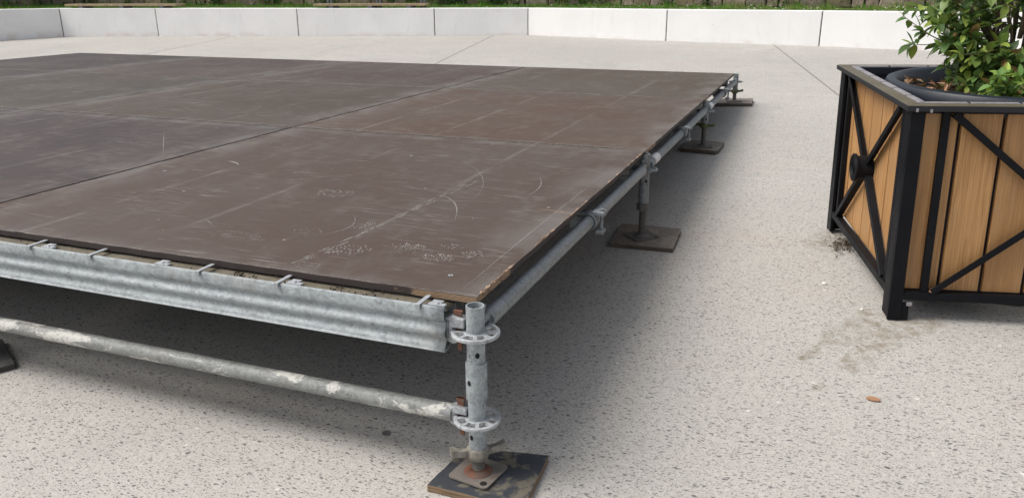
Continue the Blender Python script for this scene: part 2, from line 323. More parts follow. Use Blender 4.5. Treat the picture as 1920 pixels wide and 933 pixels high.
M = dict(
    ground=mat_ground(), ply=mat_ply(), edge=mat_ply_edge(),
    galv=mat_galv("galvanised_steel", (0.31, 0.34, 0.355), 0, 0.58, 0.25, (1, 1, 0.55), 1.7), galv_beam=mat_galv("galvanised_beam", (0.325, 0.355, 0.370), 0, 0.58, 0.22, (0.5, 1, 1), 0.9),
    galv_tube=mat_galv("galvanised_tube_with_plaster", (0.24, 0.25, 0.245), 1.0, 0.6, 0.2, (0.3, 1, 1), 0.9),
    galv_dark=mat_galv("weathered_steel_tube", (0.20, 0.22, 0.235), 0, 0.5, 0.4),
    cast=mat_galv("cast_steel", (0.42, 0.44, 0.46), 0, 0.55, 0.3),
    zinc=mat_plain("bright_zinc", (0.38, 0.40, 0.42), 0.5, 0.2, 60, 0.3),
    rod=mat_rust("threaded_rod_steel", (0.150, 0.142, 0.130), (0.12, 0.085, 0.065), 0.05),
    plate=mat_rust("base_plate_steel", (0.20, 0.18, 0.16), (0.19, 0.11, 0.075), 0.05),
    rust=mat_rust("rusted_steel", (0.17, 0.072, 0.045), (0.12, 0.085, 0.07), 0.35, 0.1),
    nut=mat_plain("cast_wing_nut", (0.24, 0.225, 0.195), 0.65, 0.4, 50, 0.2),
    nut_green=mat_plain("olive_painted_wing_nut", (0.10, 0.115, 0.055), 0.65, 0.3, 50, 0.1),
    dirt=mat_galv("dusty_beam_top", (0.125, 0.108, 0.078), 0, 0.8, 0.0, (0.3, 1, 1), 1.0),
    pad_blue=mat_pad("slate_faced_board", (0.030, 0.035, 0.044), (0.24, 0.16, 0.095), (0.14, 0.125, 0.095)),
    pad_grey=mat_pad("weathered_board", (0.19, 0.165, 0.14), (0.10, 0.082, 0.065), (0.27, 0.24, 0.205)),
    pad_dark=mat_pad("dark_board", (0.05, 0.05, 0.052), (0.06, 0.055, 0.05), (0.09, 0.085, 0.08)),
    black=mat_black(), rim=mat_rim(), liner=mat_plain("dark_liner", (0.010, 0.013, 0.024), 0.6, 0.3, 8),
    strip=mat_plain("pale_metal_strip", (0.29, 0.275, 0.29), 0.45, 0.15, 30, 0.2),
    pot=mat_plain("dark_plastic_pot", (0.013, 0.018, 0.028), 0.42, 0.35, 6, 0, 0.5),
    wood=mat_wood("larch_boards", (0.37, 0.190, 0.070), (0.53, 0.295, 0.118), (0.22, 0.100, 0.034)),
    white=mat_white_wall(), joint=mat_plain("joint_filler", (0.13, 0.12, 0.115), 0.9),
    leaf=mat_vcol("evergreen_leaf", 0.34, 0.34, 0.5), litter=mat_vcol("dry_leaf", 0.75, 0.1, 0.3),
    grassm=mat_vcol("grass_blade", 0.6, 0.25, 0.3), bark=mat_plain("bark", (0.10, 0.075, 0.05), 0.85, 0.35, 60),
    soil=mat_plain("potting_soil", (0.035, 0.026, 0.019), 0.95, 0.4, 60), bank=mat_plain("turf_soil", (0.055, 0.075, 0.025), 0.95, 0.4, 5),
    stone=mat_stone(), mortar=mat_plain("dark_mortar", (0.03, 0.026, 0.021), 0.95, 0.3, 20),  # mortar: one near-black backing colour behind the stones
    bench=mat_plain("weathered_bench_timber", (0.30, 0.23, 0.145), 0.8, 0.2, 14), bracket=mat_plain("grey_steel_bracket", (0.17, 0.18, 0.20), 0.5, 0.2, 20, 0.3),
    pebble=mat_plain("pale_pebble", (0.70, 0.68, 0.62), 0.8, 0.1, 60),
    scr=mat_scratch("scuff_light", (0.40, 0.38, 0.36), 1.5), scr_f=mat_scratch("scuff_faint", (0.30, 0.28, 0.26), 0.75),
    scr_p=mat_scratch("raw_wood_chip", (0.48, 0.33, 0.23), 0.95), label=mat_plain("white_tape", (0.72, 0.73, 0.74), 0.6, 0.12, 120),
)

# ---------------------------------------------------------------- mesh builder
class MB:
    def __init__(s, xf=None): s.v = []; s.f = []; s.mi = []; s.uv = []; s.xf = xf; s.cur = 0; s.tint = []; s.curtint = None
    def vert(s, p): s.v.append(tuple(p)); return len(s.v)-1
    def face(s, idx, uv=None): s.f.append(tuple(idx)); s.mi.append(s.cur); s.uv.append(uv); s.tint.append(s.curtint)
    def poly(s, pts, uv=None): s.face([s.vert(p) for p in pts], uv)
    def box(s, a, b, M4=None, uvo=None):
        x0, y0, z0 = a; x1, y1, z1 = b
        ps = [(x0,y0,z0),(x1,y0,z0),(x1,y1,z0),(x0,y1,z0),(x0,y0,z1),(x1,y0,z1),(x1,y1,z1),(x0,y1,z1)]
        if M4 is not None: ps = [tuple(M4 @ Vector(p)) for p in ps]
        i = [s.vert(p) for p in ps]
        for q in ((0,3,2,1),(4,5,6,7),(0,1,5,4),(1,2,6,5),(2,3,7,6),(3,0,4,7)):
            s.face([i[k] for k in q])
    def prism(s, pts, n0, n1, place):
        """extrude 2-D outline pts between n0 and n1; place(a,b,n)->xyz"""
        k = len(pts); A = [s.vert(place(a, b, n0)) for a, b in pts]; B = [s.vert(place(a, b, n1)) for a, b in pts]
        s.face(A[::-1]); s.face(B)
        for i in range(k): j = (i+1) % k; s.face((A[i], A[j], B[j], B[i]))
    def rings(s, rings, close=False, caps=True):
        ids = [[s.vert(p) for p in r] for r in rings]; k = len(ids[0])
        rng = range(len(ids) if close else len(ids)-1)
        for a in rng:
            b = (a+1) % len(ids)
            for i in range(k): j = (i+1) % k; s.face((ids[a][i], ids[a][j], ids[b][j], ids[b][i]))
        if caps and not close: s.face(ids[0][::-1]); s.face(ids[-1])
    def tube(s, p, q, r, n=24, r2=None, caps=True):
        p, q = Vector(p), Vector(q); d = (q-p).normalized(); a = d.orthogonal().normalized(); b = d.cross(a); r2 = r if r2 is None else r2
        s.rings([[c + a*math.cos(2*PI*i/n)*rr + b*math.sin(2*PI*i/n)*rr for i in range(n)] for c, rr in ((p, r), (q, r2))], caps=caps)
    def pipe(s, p, q, r, ri, n=32):          # hollow tube with wall thickness
        p, q = Vector(p), Vector(q); d = (q-p).normalized(); a = d.orthogonal().normalized(); b = d.cross(a)
        s.rings([[c + a*math.cos(2*PI*i/n)*rr + b*math.sin(2*PI*i/n)*rr for i in range(n)] for c, rr in ((p, r), (q, r), (q, ri), (p, ri))], close=True)
    def lathe(s, prof, c=(0,0,0), n=32, caps=False, close=False):
        s.rings([[(c[0]+r*math.cos(2*PI*i/n), c[1]+r*math.sin(2*PI*i/n), c[2]+z) for i in range(n)] for r, z in prof], close=close, caps=caps)
    def path(s, pts, rad, n=6):
        rs = []
        for i, p in enumerate(pts):
            d = (Vector(pts[min(i+1, len(pts)-1)]) - Vector(pts[max(i-1, 0)])).normalized(); a = d.cross(Vector((0.3, 0.9, 0.2))).normalized(); b = d.cross(a)
            rr = rad[i] if isinstance(rad, (list, tuple)) else rad
            rs.append([Vector(p) + a*math.cos(2*PI*k/n)*rr + b*math.sin(2*PI*k/n)*rr for k in range(n)])
        s.rings(rs)
    def build(s, name, mats, parent=None, loc=(0,0,0), smooth=False, bevel=0, solid=0):
        me = bpy.data.meshes.new(name); L = Vector(loc)
        vs = [Vector(s.xf(*p)) if s.xf else Vector(p) for p in s.v]
        me.from_pydata([tuple(p-L) for p in vs], [], s.f)
        for m_ in (mats if isinstance(mats, (list, tuple)) else [mats]): me.materials.append(m_)
        me.polygons.foreach_set("material_index", s.mi)
        if any(u is not None for u in s.uv):
            ul = me.uv_layers.new(name="UVMap")
            for p, u in zip(me.polygons, s.uv):
                if u:
                    for li, c in zip(p.loop_indices, u): ul.data[li].uv = c
        if any(t is not None for t in s.tint):
            cl = me.color_attributes.new("tint", 'FLOAT_COLOR', 'CORNER'); arr = []
            for p, t in zip(me.polygons, s.tint): arr += list((t or (0.1, 0.1, 0.1)) + (1.0,))*p.loop_total
            cl.data.foreach_set("color", arr)
        if smooth:
            me.polygons.foreach_set("use_smooth", [True]*len(me.polygons))
            me.update(); me.set_sharp_from_angle(angle=R(38))
        me.update()
        o = bpy.data.objects.new(name, me); C.objects.link(o); o.location = L
        if parent is not None:
            o.parent = parent; o.location = L - world_loc(parent)
        if solid:
            md = o.modifiers.new("thickness", 'SOLIDIFY'); md.thickness = solid; md.offset = -1
        if bevel:
            md = o.modifiers.new("bevel", 'BEVEL'); md.width = bevel; md.segments = 2; md.limit_method = 'ANGLE'; md.angle_limit = R(40)
        return o

def world_loc(o):
    l = o.location.copy()
    while o.parent is not None: o = o.parent; l = l + o.location
    return l
def tag(o, label=None, cat=None, group=None, kind=None):
    for k, v in (("label", label), ("category", cat), ("group", group), ("kind", kind)):
        if v: o[k] = v
    return o
def empty(name, loc, label, cat, group=None):
    o = bpy.data.objects.new(name, None); C.objects.link(o); o.location = loc; o.empty_display_size = 0.1
    return tag(o, label, cat, group)
def copy_tree(o, parent, loc=None):
    c = o.copy(); C.objects.link(c); c.parent = parent
    if loc is not None: c.location = loc
    for ch in list(o.children): copy_tree(ch, c)
    return c

# ---------------------------------------------------------------- ground
mb = MB(); xs = [-300, -60, -24, -12, -6, 0, 6, 24, 60, 300]; ys = [-300, -60, -30, -12, -4, 0, 4, 8, 12, 14.5, 20, 40, 120, 600]
idx = {}
for i, x in enumerate(xs):
    for j, y in enumerate(ys): idx[i, j] = mb.vert((x, y, GZ(min(max(y, -30), 14.5))))
for i in range(len(xs)-1):
    for j in range(len(ys)-1): mb.face((idx[i,j], idx[i+1,j], idx[i+1,j+1], idx[i,j+1]))
tag(mb.build("plaza_ground", M['ground']), kind='structure')

# ---------------------------------------------------------------- low white wall, grass bank, rubble wall
WTOP = 0.925
wp = [(-17.6, 2.4), (-16.2, 6.6), (-14.55, 9.45), (-13.83, 10.54), (-11.79, 11.01), (-8.80, 11.53), (-6.14, 12.09), (-4.42, 12.49), (-1.75, 11.89), (0.66, 11.51), (3.05, 11.0), (5.4, 10.3), (7.7, 9.3)]
wp = [Vector((x, y, 0)) for x, y in wp]
def offs(pl, d):
    out = []
    for i, p in enumerate(pl):
        a = (pl[i]-pl[i-1]).normalized() if i else (pl[1]-pl[0]).normalized()
        b = (pl[i+1]-pl[i]).normalized() if i < len(pl)-1 else a
        na, nb = Vector((-a.y, a.x, 0)), Vector((-b.y, b.x, 0)); n = (na+nb).normalized()
        out.append(p + n*d/max(0.4, n.dot(na)))
    return out
TH = 0.34
wb = offs(wp, TH)
wall = empty("retaining_wall", (-4.42, 12.49, GZ(12.4)), "long low white cast concrete wall curving round the back of the plaza", "wall")
for i in range(len(wp)-1):
    a, b, c_, d_ = wp[i], wp[i+1], wb[i+1], wb[i]
    t = (b-a).normalized()*0.009; t2 = (c_-d_).normalized()*0.009
    P = [a+t, b-t, c_-t2, d_+t2]
    mb = MB(); n_ = (d_-a).normalized(); ba = 0.02
    lo = [(p.x, p.y, GZ(min(p.y, 14.5)) - 0.05) for p in P]
    hi = [(p.x, p.y, WTOP) for p in P]
    ii = [mb.vert(p) for p in lo+hi]
    for q in ((0,1,5,4),(1,2,6,5),(2,3,7,6),(3,0,4,7),(4,5,6,7),(3,2,1,0)): mb.face([ii[k] for k in q])
    mb.build("wall_panel", M['white'], wall, loc=a, bevel=0.008)
    if i < len(wp)-2:
        mb = MB(); q0, q1 = wp[i+1]+n_*0.02, wb[i+1]-n_*0.02; s_ = (b-a).normalized()*0.012
        zz = GZ(b.y)
        ii = [mb.vert((p.x, p.y, z)) for z in (zz, WTOP-0.012) for p in (q0-s_, q0+s_, q1+s_, q1-s_)]
        for q in ((0,1,5,4),(1,2,6,5),(2,3,7,6),(3,0,4,7),(4,5,6,7)): mb.face([ii[k] for k in q])
        mb.build("joint_filler", M['joint'], wall, loc=b)

random.seed(3)
BK = 2.7
bk = offs(wp, TH+BK)
def bank_z(t): return WTOP - 0.035 + 0.012*t
mb = MB()
for i in range(len(wp)-1):
    for k in range(6):
        t0, t1 = k/6, (k+1)/6
        a0 = wb[i].lerp(bk[i], t0); b0 = wb[i+1].lerp(bk[i+1], t0); a1 = wb[i].lerp(bk[i], t1); b1 = wb[i+1].lerp(bk[i+1], t1)
        mb.poly([(a0.x,a0.y,bank_z(t0)),(b0.x,b0.y,bank_z(t0)),(b1.x,b1.y,bank_z(t1)),(a1.x,a1.y,bank_z(t1))])
tag(mb.build("grass_bank", M['bank']), kind='structure')
mb = MB()
def bankpt(i, s, t):
    p = wb[i].lerp(wb[i+1], s).lerp(bk[i].lerp(bk[i+1], s), t); return Vector((p.x, p.y, bank_z(t)))
seglen = [(wb[i+1]-wb[i]).length for i in range(len(wp)-1)]
for i in range(len(wp)-1):
    for _ in range(int(seglen[i]*1900)):
        s_, t = random.random(), random.random()**1.15
        p = bankpt(i, s_, t); lush = max(0, t-0.75)*4
        h = random.uniform(0.02, 0.055)*(1 + 1.5*lush)*(1.0 + .8*math.sin(p.x*3.1+p.y)*math.sin(p.x*7.7))
        if i <= 3: h *= 1.25
        dry = random.random() < (0.12 if p.x < -1 else 0.35)
        mb.curtint = (random.uniform(.22,.34), random.uniform(.22,.30), .10) if dry else (random.uniform(.07,.13), random.uniform(.18,.31), random.uniform(.015,.04))
        a = random.uniform(0, 2*PI); wd = random.uniform(0.004, 0.009); q = Vector((math.cos(a)*wd, math.sin(a)*wd, 0))
        tip = p + Vector((random.uniform(-.03,.03), random.uniform(-.03,.03), h))
        mb.poly([p-q-Vector((0,0,.01)), p+q-Vector((0,0,.01)), tip])
    for _ in range(int(seglen[i]*16)):                       # daisies
        p = bankpt(i, random.random(), random.random()); mb.curtint = (.8, .8, .76); r_ = random.uniform(.008, .014); z = p.z + random.uniform(.03, .055)
        mb.poly([(p.x+r_*math.cos(k*PI/3), p.y+r_*math.sin(k*PI/3), z + .006*math.sin(k*PI/3+1)) for k in range(6)])
tag(mb.build("grass", M['grassm']), "short green grass dotted with white daisies on the bank behind the white wall", "grass", kind='stuff')

# rubble wall behind the bank
sw_f = offs(wp, TH+BK-0.05); sw_b = offs(wp, TH+BK+0.4)
cum = [0]
for i in range(len(sw_f)-1): cum.append(cum[-1] + (sw_f[i+1]-sw_f[i]).length)
def along(pl, d):
    for i in range(len(cum)-1):
        if d <= cum[i+1]: return pl[i].lerp(pl[i+1], (d-cum[i])/(cum[i+1]-cum[i]))
    return pl[-1].copy()
stone_wall = empty("rubble_wall", (along(sw_f, cum[-1]*0.6).x, along(sw_f, cum[-1]*0.6).y, 0.93), "brown coursed rubble stone wall behind the grass bank", "wall")
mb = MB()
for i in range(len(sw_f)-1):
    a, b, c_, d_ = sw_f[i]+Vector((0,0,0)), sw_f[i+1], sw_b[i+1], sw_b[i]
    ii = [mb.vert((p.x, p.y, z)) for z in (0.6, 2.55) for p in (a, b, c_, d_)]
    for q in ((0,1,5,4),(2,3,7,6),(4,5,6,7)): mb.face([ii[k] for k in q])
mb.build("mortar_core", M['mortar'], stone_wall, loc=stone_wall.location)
mb = MB(); z = 0.895
while z < 2.6:
    hh = random.uniform(0.15, 0.24); d = random.uniform(0, .2)
    while d < cum[-1]-0.5:
        ln = random.uniform(0.22, 0.52); a = along(sw_f, d+0.012); b = along(sw_f, min(d+ln-0.012, cum[-1])); n_ = Vector((b.y-a.y, -(b.x-a.x), 0)).normalized()
        g_ = random.uniform(.7, 1.25); mb.curtint = (0.30*g_, 0.25*g_*random.uniform(.95,1.05), 0.19*g_*random.uniform(.85,1.1))
        pr = random.uniform(.015, .055); j = lambda: random.uniform(-.022, .022)
        z0_, z1_ = z + 0.012, z + hh - random.uniform(0.004, 0.02)
        base = [(a.x, a.y, z0_), (b.x, b.y, z0_), (b.x, b.y, z1_), (a.x, a.y, z1_)]
        base = [Vector(p)-n_*0.02+Vector((random.uniform(-.02,.02),0,random.uniform(-.012,.02))) for p in base]; cen = sum(base, Vector())/4
        mid_ = [p + n_*(pr*0.75+0.02) + Vector((0,0,j())) for p in base]
        fr = [cen + (p-cen)*0.88 + n_*(pr+0.02+j()*0.6) for p in base]
        mb.rings([base, mid_, fr])
        d += ln
    z += hh
mb.build("stones", M['stone'], stone_wall, loc=stone_wall.location)

# ivy and weeds rooted along the rubble wall
mb = MB(); random.seed(8)
for _ in range(70):
    d = random.uniform(0.5, cum[-1]-0.5); 
    if d > cum[7] and random.random() < 0.45: continue
    p = along(sw_f, d); q = along(sw_b, d); n_ = (p-q).normalized(); big = random.uniform(.06, .22)
    tdir = Vector((-n_.y, n_.x, 0))
    for k in range(int(260*big/.12)):
        h = abs(random.gauss(0, big*1.1)); x_ = random.gauss(0, big*0.8)
        c_ = p + n_*random.uniform(.02, .09) + tdir*x_ + Vector((0, 0, 0.90+h)); s_ = random.uniform(.010, .024)
        a = Vector((random.uniform(-1,1), random.uniform(-1,1), random.uniform(-1,1))).normalized(); b = a.orthogonal().normalized()
        g_ = random.uniform(.6, 1.4); mb.curtint = (.045*g_, .105*g_, .022*g_)
        mb.poly([c_-a*s_, c_+b*s_*.6, c_+a*s_, c_-b*s_*.6])
tag(mb.build("ivy", M['leaf']), "dark green ivy and weeds creeping up the foot of the rubble wall", "ivy", kind='stuff')

# benches on top of the white wall
def bench(x0, y0, x1, y1, back, label):
    a, b = Vector((x0, y0, WTOP)), Vector((x1, y1, WTOP)); d = (b-a); L = d.length; d.normalize(); n_ = Vector((-d.y, d.x, 0))
    e = empty("wall_bench", (a+b)/2, label, "bench")
    X = lambda u, v, z: a + d*u + n_*v + Vector((0, 0, z))
    for k in range(3):
        mb = MB(X); v0 = 0.05 + k*0.125; mb.box((0, v0, 0.042), (L, v0+0.11, 0.082)); mb.build("seat_slat", M['bench'], e, loc=e.location, bevel=0.004)
    for u in (0.3, L/2-.04, L-0.38):
        mb = MB(X); mb.box((u, 0.07, 0.001), (u+0.09, 0.40, 0.041)); mb.build("spacer", M['bracket'], e, loc=e.location)
    if back:
        for u in (0.18, L*0.53, L-0.16):
            mb = MB(X); mb.box((u-.055, .43, -.02), (u-.015, .47, .55)); mb.box((u+.015, .43, -.02), (u+.055, .47, .55)); mb.box((u-.014, .30, .02), (u+.014, .44, .04))
            mb.build("back_bracket", M['bracket'], e, loc=e.location)
        for k in range(3):
            mb = MB(X); mb.box((0, .392, .30+k*.115), (L, .428, .40+k*.115)); mb.build("back_slat", M['bench'], e, loc=e.location, bevel=0.004)
bench(-13.78, 10.60, -11.38, 11.12, False, "backless brown plank bench on the white wall, left of the two")
bench(-8.50, 11.62, -6.32, 12.08, True, "plank bench with grey steel back brackets on the white wall, right of the two")

# ---------------------------------------------------------------- the stage
stage = empty("scaffold_stage", (0, 0, 0), "low stage of brown plywood boards on a galvanised scaffold frame", "stage")
DT = 0.506; PT = 0.018
colx = [0, -2.072, -4.154, -6.210, -8.20]; rowy = [0, 2.082, 4.080, 6.0]
tones = {(0,0):(0.078,0.049,0.036),(0,1):(0.088,0.052,0.032),(0,2):(0.072,0.056,0.034),(1,0):(0.032,0.020,0.024),(1,1):(0.060,0.042,0.026),(1,2):(0.056,0.036,0.028),(2,0):(.028,.019,.020),(2,1):(.042,.036,.026),(2,2):(.046,.032,.027),(3,0):(.02,.016,.02),(3,1):(.03,.026,.022),(3,2):(.022,.017,.017)}  # board tones; purple cast of the left-front boards is a reflection painted in
def panel_mesh(W, L, mb):
    n = 14; e = 0.0
    # slightly chewed outline
    rs = random.Random(int(W*1000+L*77))
    outl = []
    for k in range(40): outl.append((-W + W*k/40, rs.uniform(0, .003)))
    for k in range(40): outl.append((rs.uniform(-.003, 0), L*k/40))
    for k in range(40): outl.append((-W*k/40, L - rs.uniform(0, .003)))
    for k in range(40): outl.append((-W + rs.uniform(0, .003), L - L*k/40))
    T = [mb.vert((x, y, 0)) for x, y in outl]; B = [mb.vert((x, y, -PT)) for x, y in outl]
    mb.cur = 0; mb.face(T); mb.cur = 1; mb.face(B[::-1])
    for i in range(len(T)): j = (i+1) % len(T); mb.face((B[i], B[j], T[j], T[i]))
def strokes(mb, rs):
    H = 0.0007
    def line(pts, w0, mi):
        mb.cur = mi
        for i in range(len(pts)-1):
            a, b = Vector(pts[i]+(H,)), Vector(pts[i+1]+(H,)); d = (b-a).normalized(); n_ = Vector((-d.y, d.x, 0)); k = len(pts)-1
            wa = w0*(0.25 + math.sin(PI*i/k)); wb_ = w0*(0.25 + math.sin(PI*(i+1)/k))
            mb.poly([a-n_*wa, b-n_*wb_, b+n_*wb_, a+n_*wa])
    def arc(p, q, r, w0, mi, n=9):
        line([tuple(((1-t)**2*p[i] + 2*t*(1-t)*q[i] + t*t*r[i]) for i in (0, 1)) for t in [k/n for k in range(n+1)]], w0, mi)
    return line, arc
for i in range(4):
    for j in range(3):
        gx = 0.007 if i == 1 else 0.003
        W = colx[i]-colx[i+1] - gx - 0.0015; L = rowy[j+1]-rowy[j] - 0.0065
        mb = MB(); panel_mesh(W, L, mb)
        rs = random.Random(i*10+j)
        line, arc = strokes(mb, rs)
        if (i, j) == (0, 0):
            arc((-.576,.935), (-.45,.90), (-.362,.639), .0024, 3); arc((-.773,1.559), (-.44,1.28), (-.413,.866), .0011, 3)
            line([(-.787,.77), (-.5,.86), (-.185,.95)], .0015, 3); line([(-.14,.872), (-.06,.865), (-.01,.856)], .003, 4)
            arc((-1.781,1.169), (-1.72,1.16), (-1.678,1.118), .003, 2)
            arc((-.72,.30), (-.60,.42), (-.71,.55), .0015, 3); arc((-.30,1.35),(-.22,1.2),(-.24,1.05),.002,3)
            line([(-1.9,.42),(-1.2,1.0),(-.9,1.3)], .0012, 3); line([(-.06,.02),(-.065,.5),(-.06,1.9)], .0015, 3)
            # wide pale rub from the front edge towards the back
            for k in range(55):
                t = rs.random(); x = -.60+.07*t+rs.gauss(0,.008); y = .05+1.15*t; l_ = rs.uniform(.02,.08)
                line([(x,y),(x+.003,y+l_/2),(x+.004,y+l_)], rs.uniform(.001,.0035), 3)
            def boot(cx, cy, ang, lx, ly, n, mi=2):
                for k in range(n*2):
                    a = ang; u = round(rs.uniform(-1,1)*6)/6; v = round(rs.uniform(-1,1)*4)/4
                    if u*u+v*v > 1.05 or rs.random() < .3: continue
                    u += rs.uniform(-.03,.03); px, py = u*lx, v*ly
                    x = cx+px*math.cos(a)-py*math.sin(a); y = cy+px*math.sin(a)+py*math.cos(a); dl = rs.uniform(.006,.015); b_ = a+PI/2+(.5 if v > 0 else -.5)
                    line([(x,y),(x+math.cos(b_)*dl,y+math.sin(b_)*dl)], rs.uniform(.0018,.0034), mi)
            boot(-.521,.218,.5,.075,.05,80); boot(-.961,.812,.1,.085,.05,110); boot(-.332,.28,.2,.06,.035,50,3); boot(-.232,.25,.2,.05,.03,55); boot(-.37,.31,.2,.06,.03,45); boot(-.15,.31,.3,.035,.04,36); boot(-.24,.36,.3,.04,.02,22)
            boot(-.76,.33,.3,.06,.04,40,3); boot(-.95,.22,0,.10,.05,70,3); boot(-.60,.045,.1,.09,.03,50,3); boot(-.86,.95,.1,.08,.03,40,3); boot(-1.35,1.30,.2,.1,.05,60,3); boot(-.62,.47,1.2,.05,.02,30)
            # chipped raw wood along the right edge
            for k in range(44):
                y = rs.choice((rs.uniform(.45,.62), rs.uniform(.72,.9), rs.uniform(0,2.0), rs.uniform(0,.2))); l_ = rs.uniform(.01,.07)
                line([(-.004,y),(-.005,y+l_/2),(-.004,y+l_)], rs.uniform(.0015,.0045), 4)
            for k in range(60):
                x = -rs.random()**1.6*1.9; l_ = rs.uniform(.006,.03); line([(x,.004),(x-l_,.0045)], rs.uniform(.001,.0025), 4)
            for cx, cy in ((-.136,.128), (-1.03,1.572), (-1.9,.9)):
                mb.cur = 5; mb.poly([(cx+.0075*math.cos(k*PI/6), cy+.0075*math.sin(k*PI/6), .0009) for k in range(12)])
                mb.cur = 1; mb.poly([(cx+.003*math.cos(k*PI/4), cy+.003*math.sin(k*PI/4), .0012) for k in range(8)])
        if (i, j) == (1, 0):
            arc((-.553,1.659), (-.36,1.45), (-.085,1.165), .0014, 3); arc((-1.4,1.3),(-1.1,1.05),(-1.15,.7),.002,3)
        for k in range(16):
            x, y = -rs.uniform(.05, W-.05), rs.uniform(.05, L-.05); a = rs.choice((0.1, 1.45, .8, 2.4)) + rs.gauss(0, .15); l_ = rs.uniform(.02, .16); c_ = rs.gauss(0, .03)
            line([(x,y),(x+math.cos(a)*l_/2+c_*.2, y+math.sin(a)*l_/2),(x+math.cos(a)*l_, y+math.sin(a)*l_)], rs.uniform(.0005,.0016), 3)
        for k in range(60):                                     # pale worn lip along the cross seam
            x = -W*k/60; line([(x,.0045+rs.uniform(0,.002)),(x-W/120,.005),(x-W/60,.0045+rs.uniform(0,.002))], rs.uniform(.0010,.003)*(1+.9*j), 3)
            if j < 2: line([(x,L-.0045-rs.uniform(0,.002)),(x-W/120,L-.005),(x-W/60,L-.0045)], rs.uniform(.0010,.0028)*(1+.8*j), 3)
        for k in range(70):                                   # chips along the seams
            y = rs.uniform(0, L); line([(-.004,y),(-.004,y+rs.uniform(.01,.06))], rs.uniform(.0008,.002), 3)
            x = -rs.uniform(0, W); line([(x,.004),(x-rs.uniform(.01,.12),.004)], rs.uniform(.002,.006), rs.choice((2,3,3)))
        o = mb.build("deck_panel", [M['ply'], M['edge'], M['scr'], M['scr_f'], M['scr_p'], M['zinc']], stage, loc=(0,0,0))
        o.location = (colx[i] - (gx if i else 0), rowy[j] + 0.0015*j, DT)
        o.color = tones.get((i, j), (0.054, 0.044, 0.040)) + (1,)

# ---- posts
def bx(mb, c, sx, sy, sz, rot=0):
    mb.box((-sx/2,-sy/2,-sz/2), (sx/2,sy/2,sz/2), Matrix.Translation(c) @ Matrix.Rotation(rot, 4, 'Z'))
def rosette_mb(z):
    mb = MB(); n = 96; h = .0045
    def ring(r0_, r1_): mb.rings([[(r*math.cos(2*PI*i/n), r*math.sin(2*PI*i/n), z+dz) for i in range(n)] for r, dz in ((r0_,-h),(r1_-.001,-h),(r1_,-h+.001),(r1_,h-.001),(r1_-.001,h),(r0_,h))], close=True)
    ring(.0243, .0325); ring(.0552, .0640)
    for k in range(8):
        a = PI/8 + k*PI/4 + .0; m4 = Matrix.Rotation(a, 4, 'Z'); wd = .0055 if k % 2 else .0055
        ii = [mb.vert(m4 @ Vector(p)) for zz in (z-h+.0004, z+h-.0004) for p in ((.031,-.0042,zz),(.0562,-.0060,zz),(.0562,.0060,zz),(.031,.0042,zz))]
        for q in ((0,3,2,1),(4,5,6,7),(0,1,5,4),(1,2,6,5),(2,3,7,6),(3,0,4,7)): mb.face([ii[t] for t in q])
    return mb
def nut_mb(z, wings, ang=0.0):
    mb = MB(); mb.lathe([(.0195,z-.022),(.027,z-.022),(.031,z-.012),(.031,z+.008),(.027,z+.014),(.0195,z+.014)], n=24, close=True)
    if wings:
        for s_ in (0, PI):
            m4 = Matrix.Rotation(ang+s_, 4, 'Z')
            o = [(.024,-.013,z-.012),(.024,.013,z-.012),(.024,.011,z+.008),(.024,-.011,z+.008)]
            k1 = [(.045,-.009,z-.010),(.045,.010,z-.010),(.045,.008,z+.008),(.045,-.007,z+.008)]
            k2 = [(.068,-.013,z-.006),(.068,.015,z-.006),(.068,.013,z+.016),(.068,-.011,z+.016)]
            k3 = [(.077,-.011,z-.004),(.077,.013,z-.004),(.077,.011,z+.017),(.077,-.009,z+.017)]
            mb.rings([[tuple(m4 @ Vector(p)) for p in r_] for r_ in (o, k1, k2, k3)])
    else:
        m4 = Matrix.Rotation(ang, 4, 'Z'); mb.box((-.012,-.037,z-.024),(.012,-.028,z+.012), m4); mb.box((-.034,-.012,z-.02),(-.028,.012,z+.01), m4)
    return mb
def thread_mb(z0, z1):
    mb = MB(); pr = []; z = z0
    while z < z1: pr += [(.0155, z), (.0185, z+.003), (.0185, z+.0045), (.0155, z+.0075)]; z += .0085
    mb.lathe(pr, n=20, caps=True); return mb
def plate_mb(z, rot, s=.073):
    mb = MB(); m4 = Matrix.Rotation(rot, 4, 'Z'); o = []
    for cx, cy, a0 in ((s-.012,s-.012,0),(-s+.012,s-.012,PI/2),(-s+.012,-s+.012,PI),(s-.012,-s+.012,1.5*PI)):
        for k in range(5): a = a0+k*PI/8; o.append((cx+.012*math.cos(a), cy+.012*math.sin(a)))
    mb.rings([[tuple(m4 @ Vector((x,y,zz))) for x, y in o] for zz in (z, z+.005)])
    mb.cur = 2; c = m4 @ Vector((s-.018,-s+.018,z+.0054)); mb.poly([(c.x+.010*math.cos(k*PI/8), c.y+.010*math.sin(k*PI/8), c.z) for k in range(16)])
    mb.cur = 1; mb.lathe([(.040,z+.0056),(.034,z+.010),(.026,z+.014),(.016,z+.016)], n=28, caps=True)
    return mb
dark_hole = mat_plain("hole_dark", (0.012, 0.010, 0.010), 0.9)
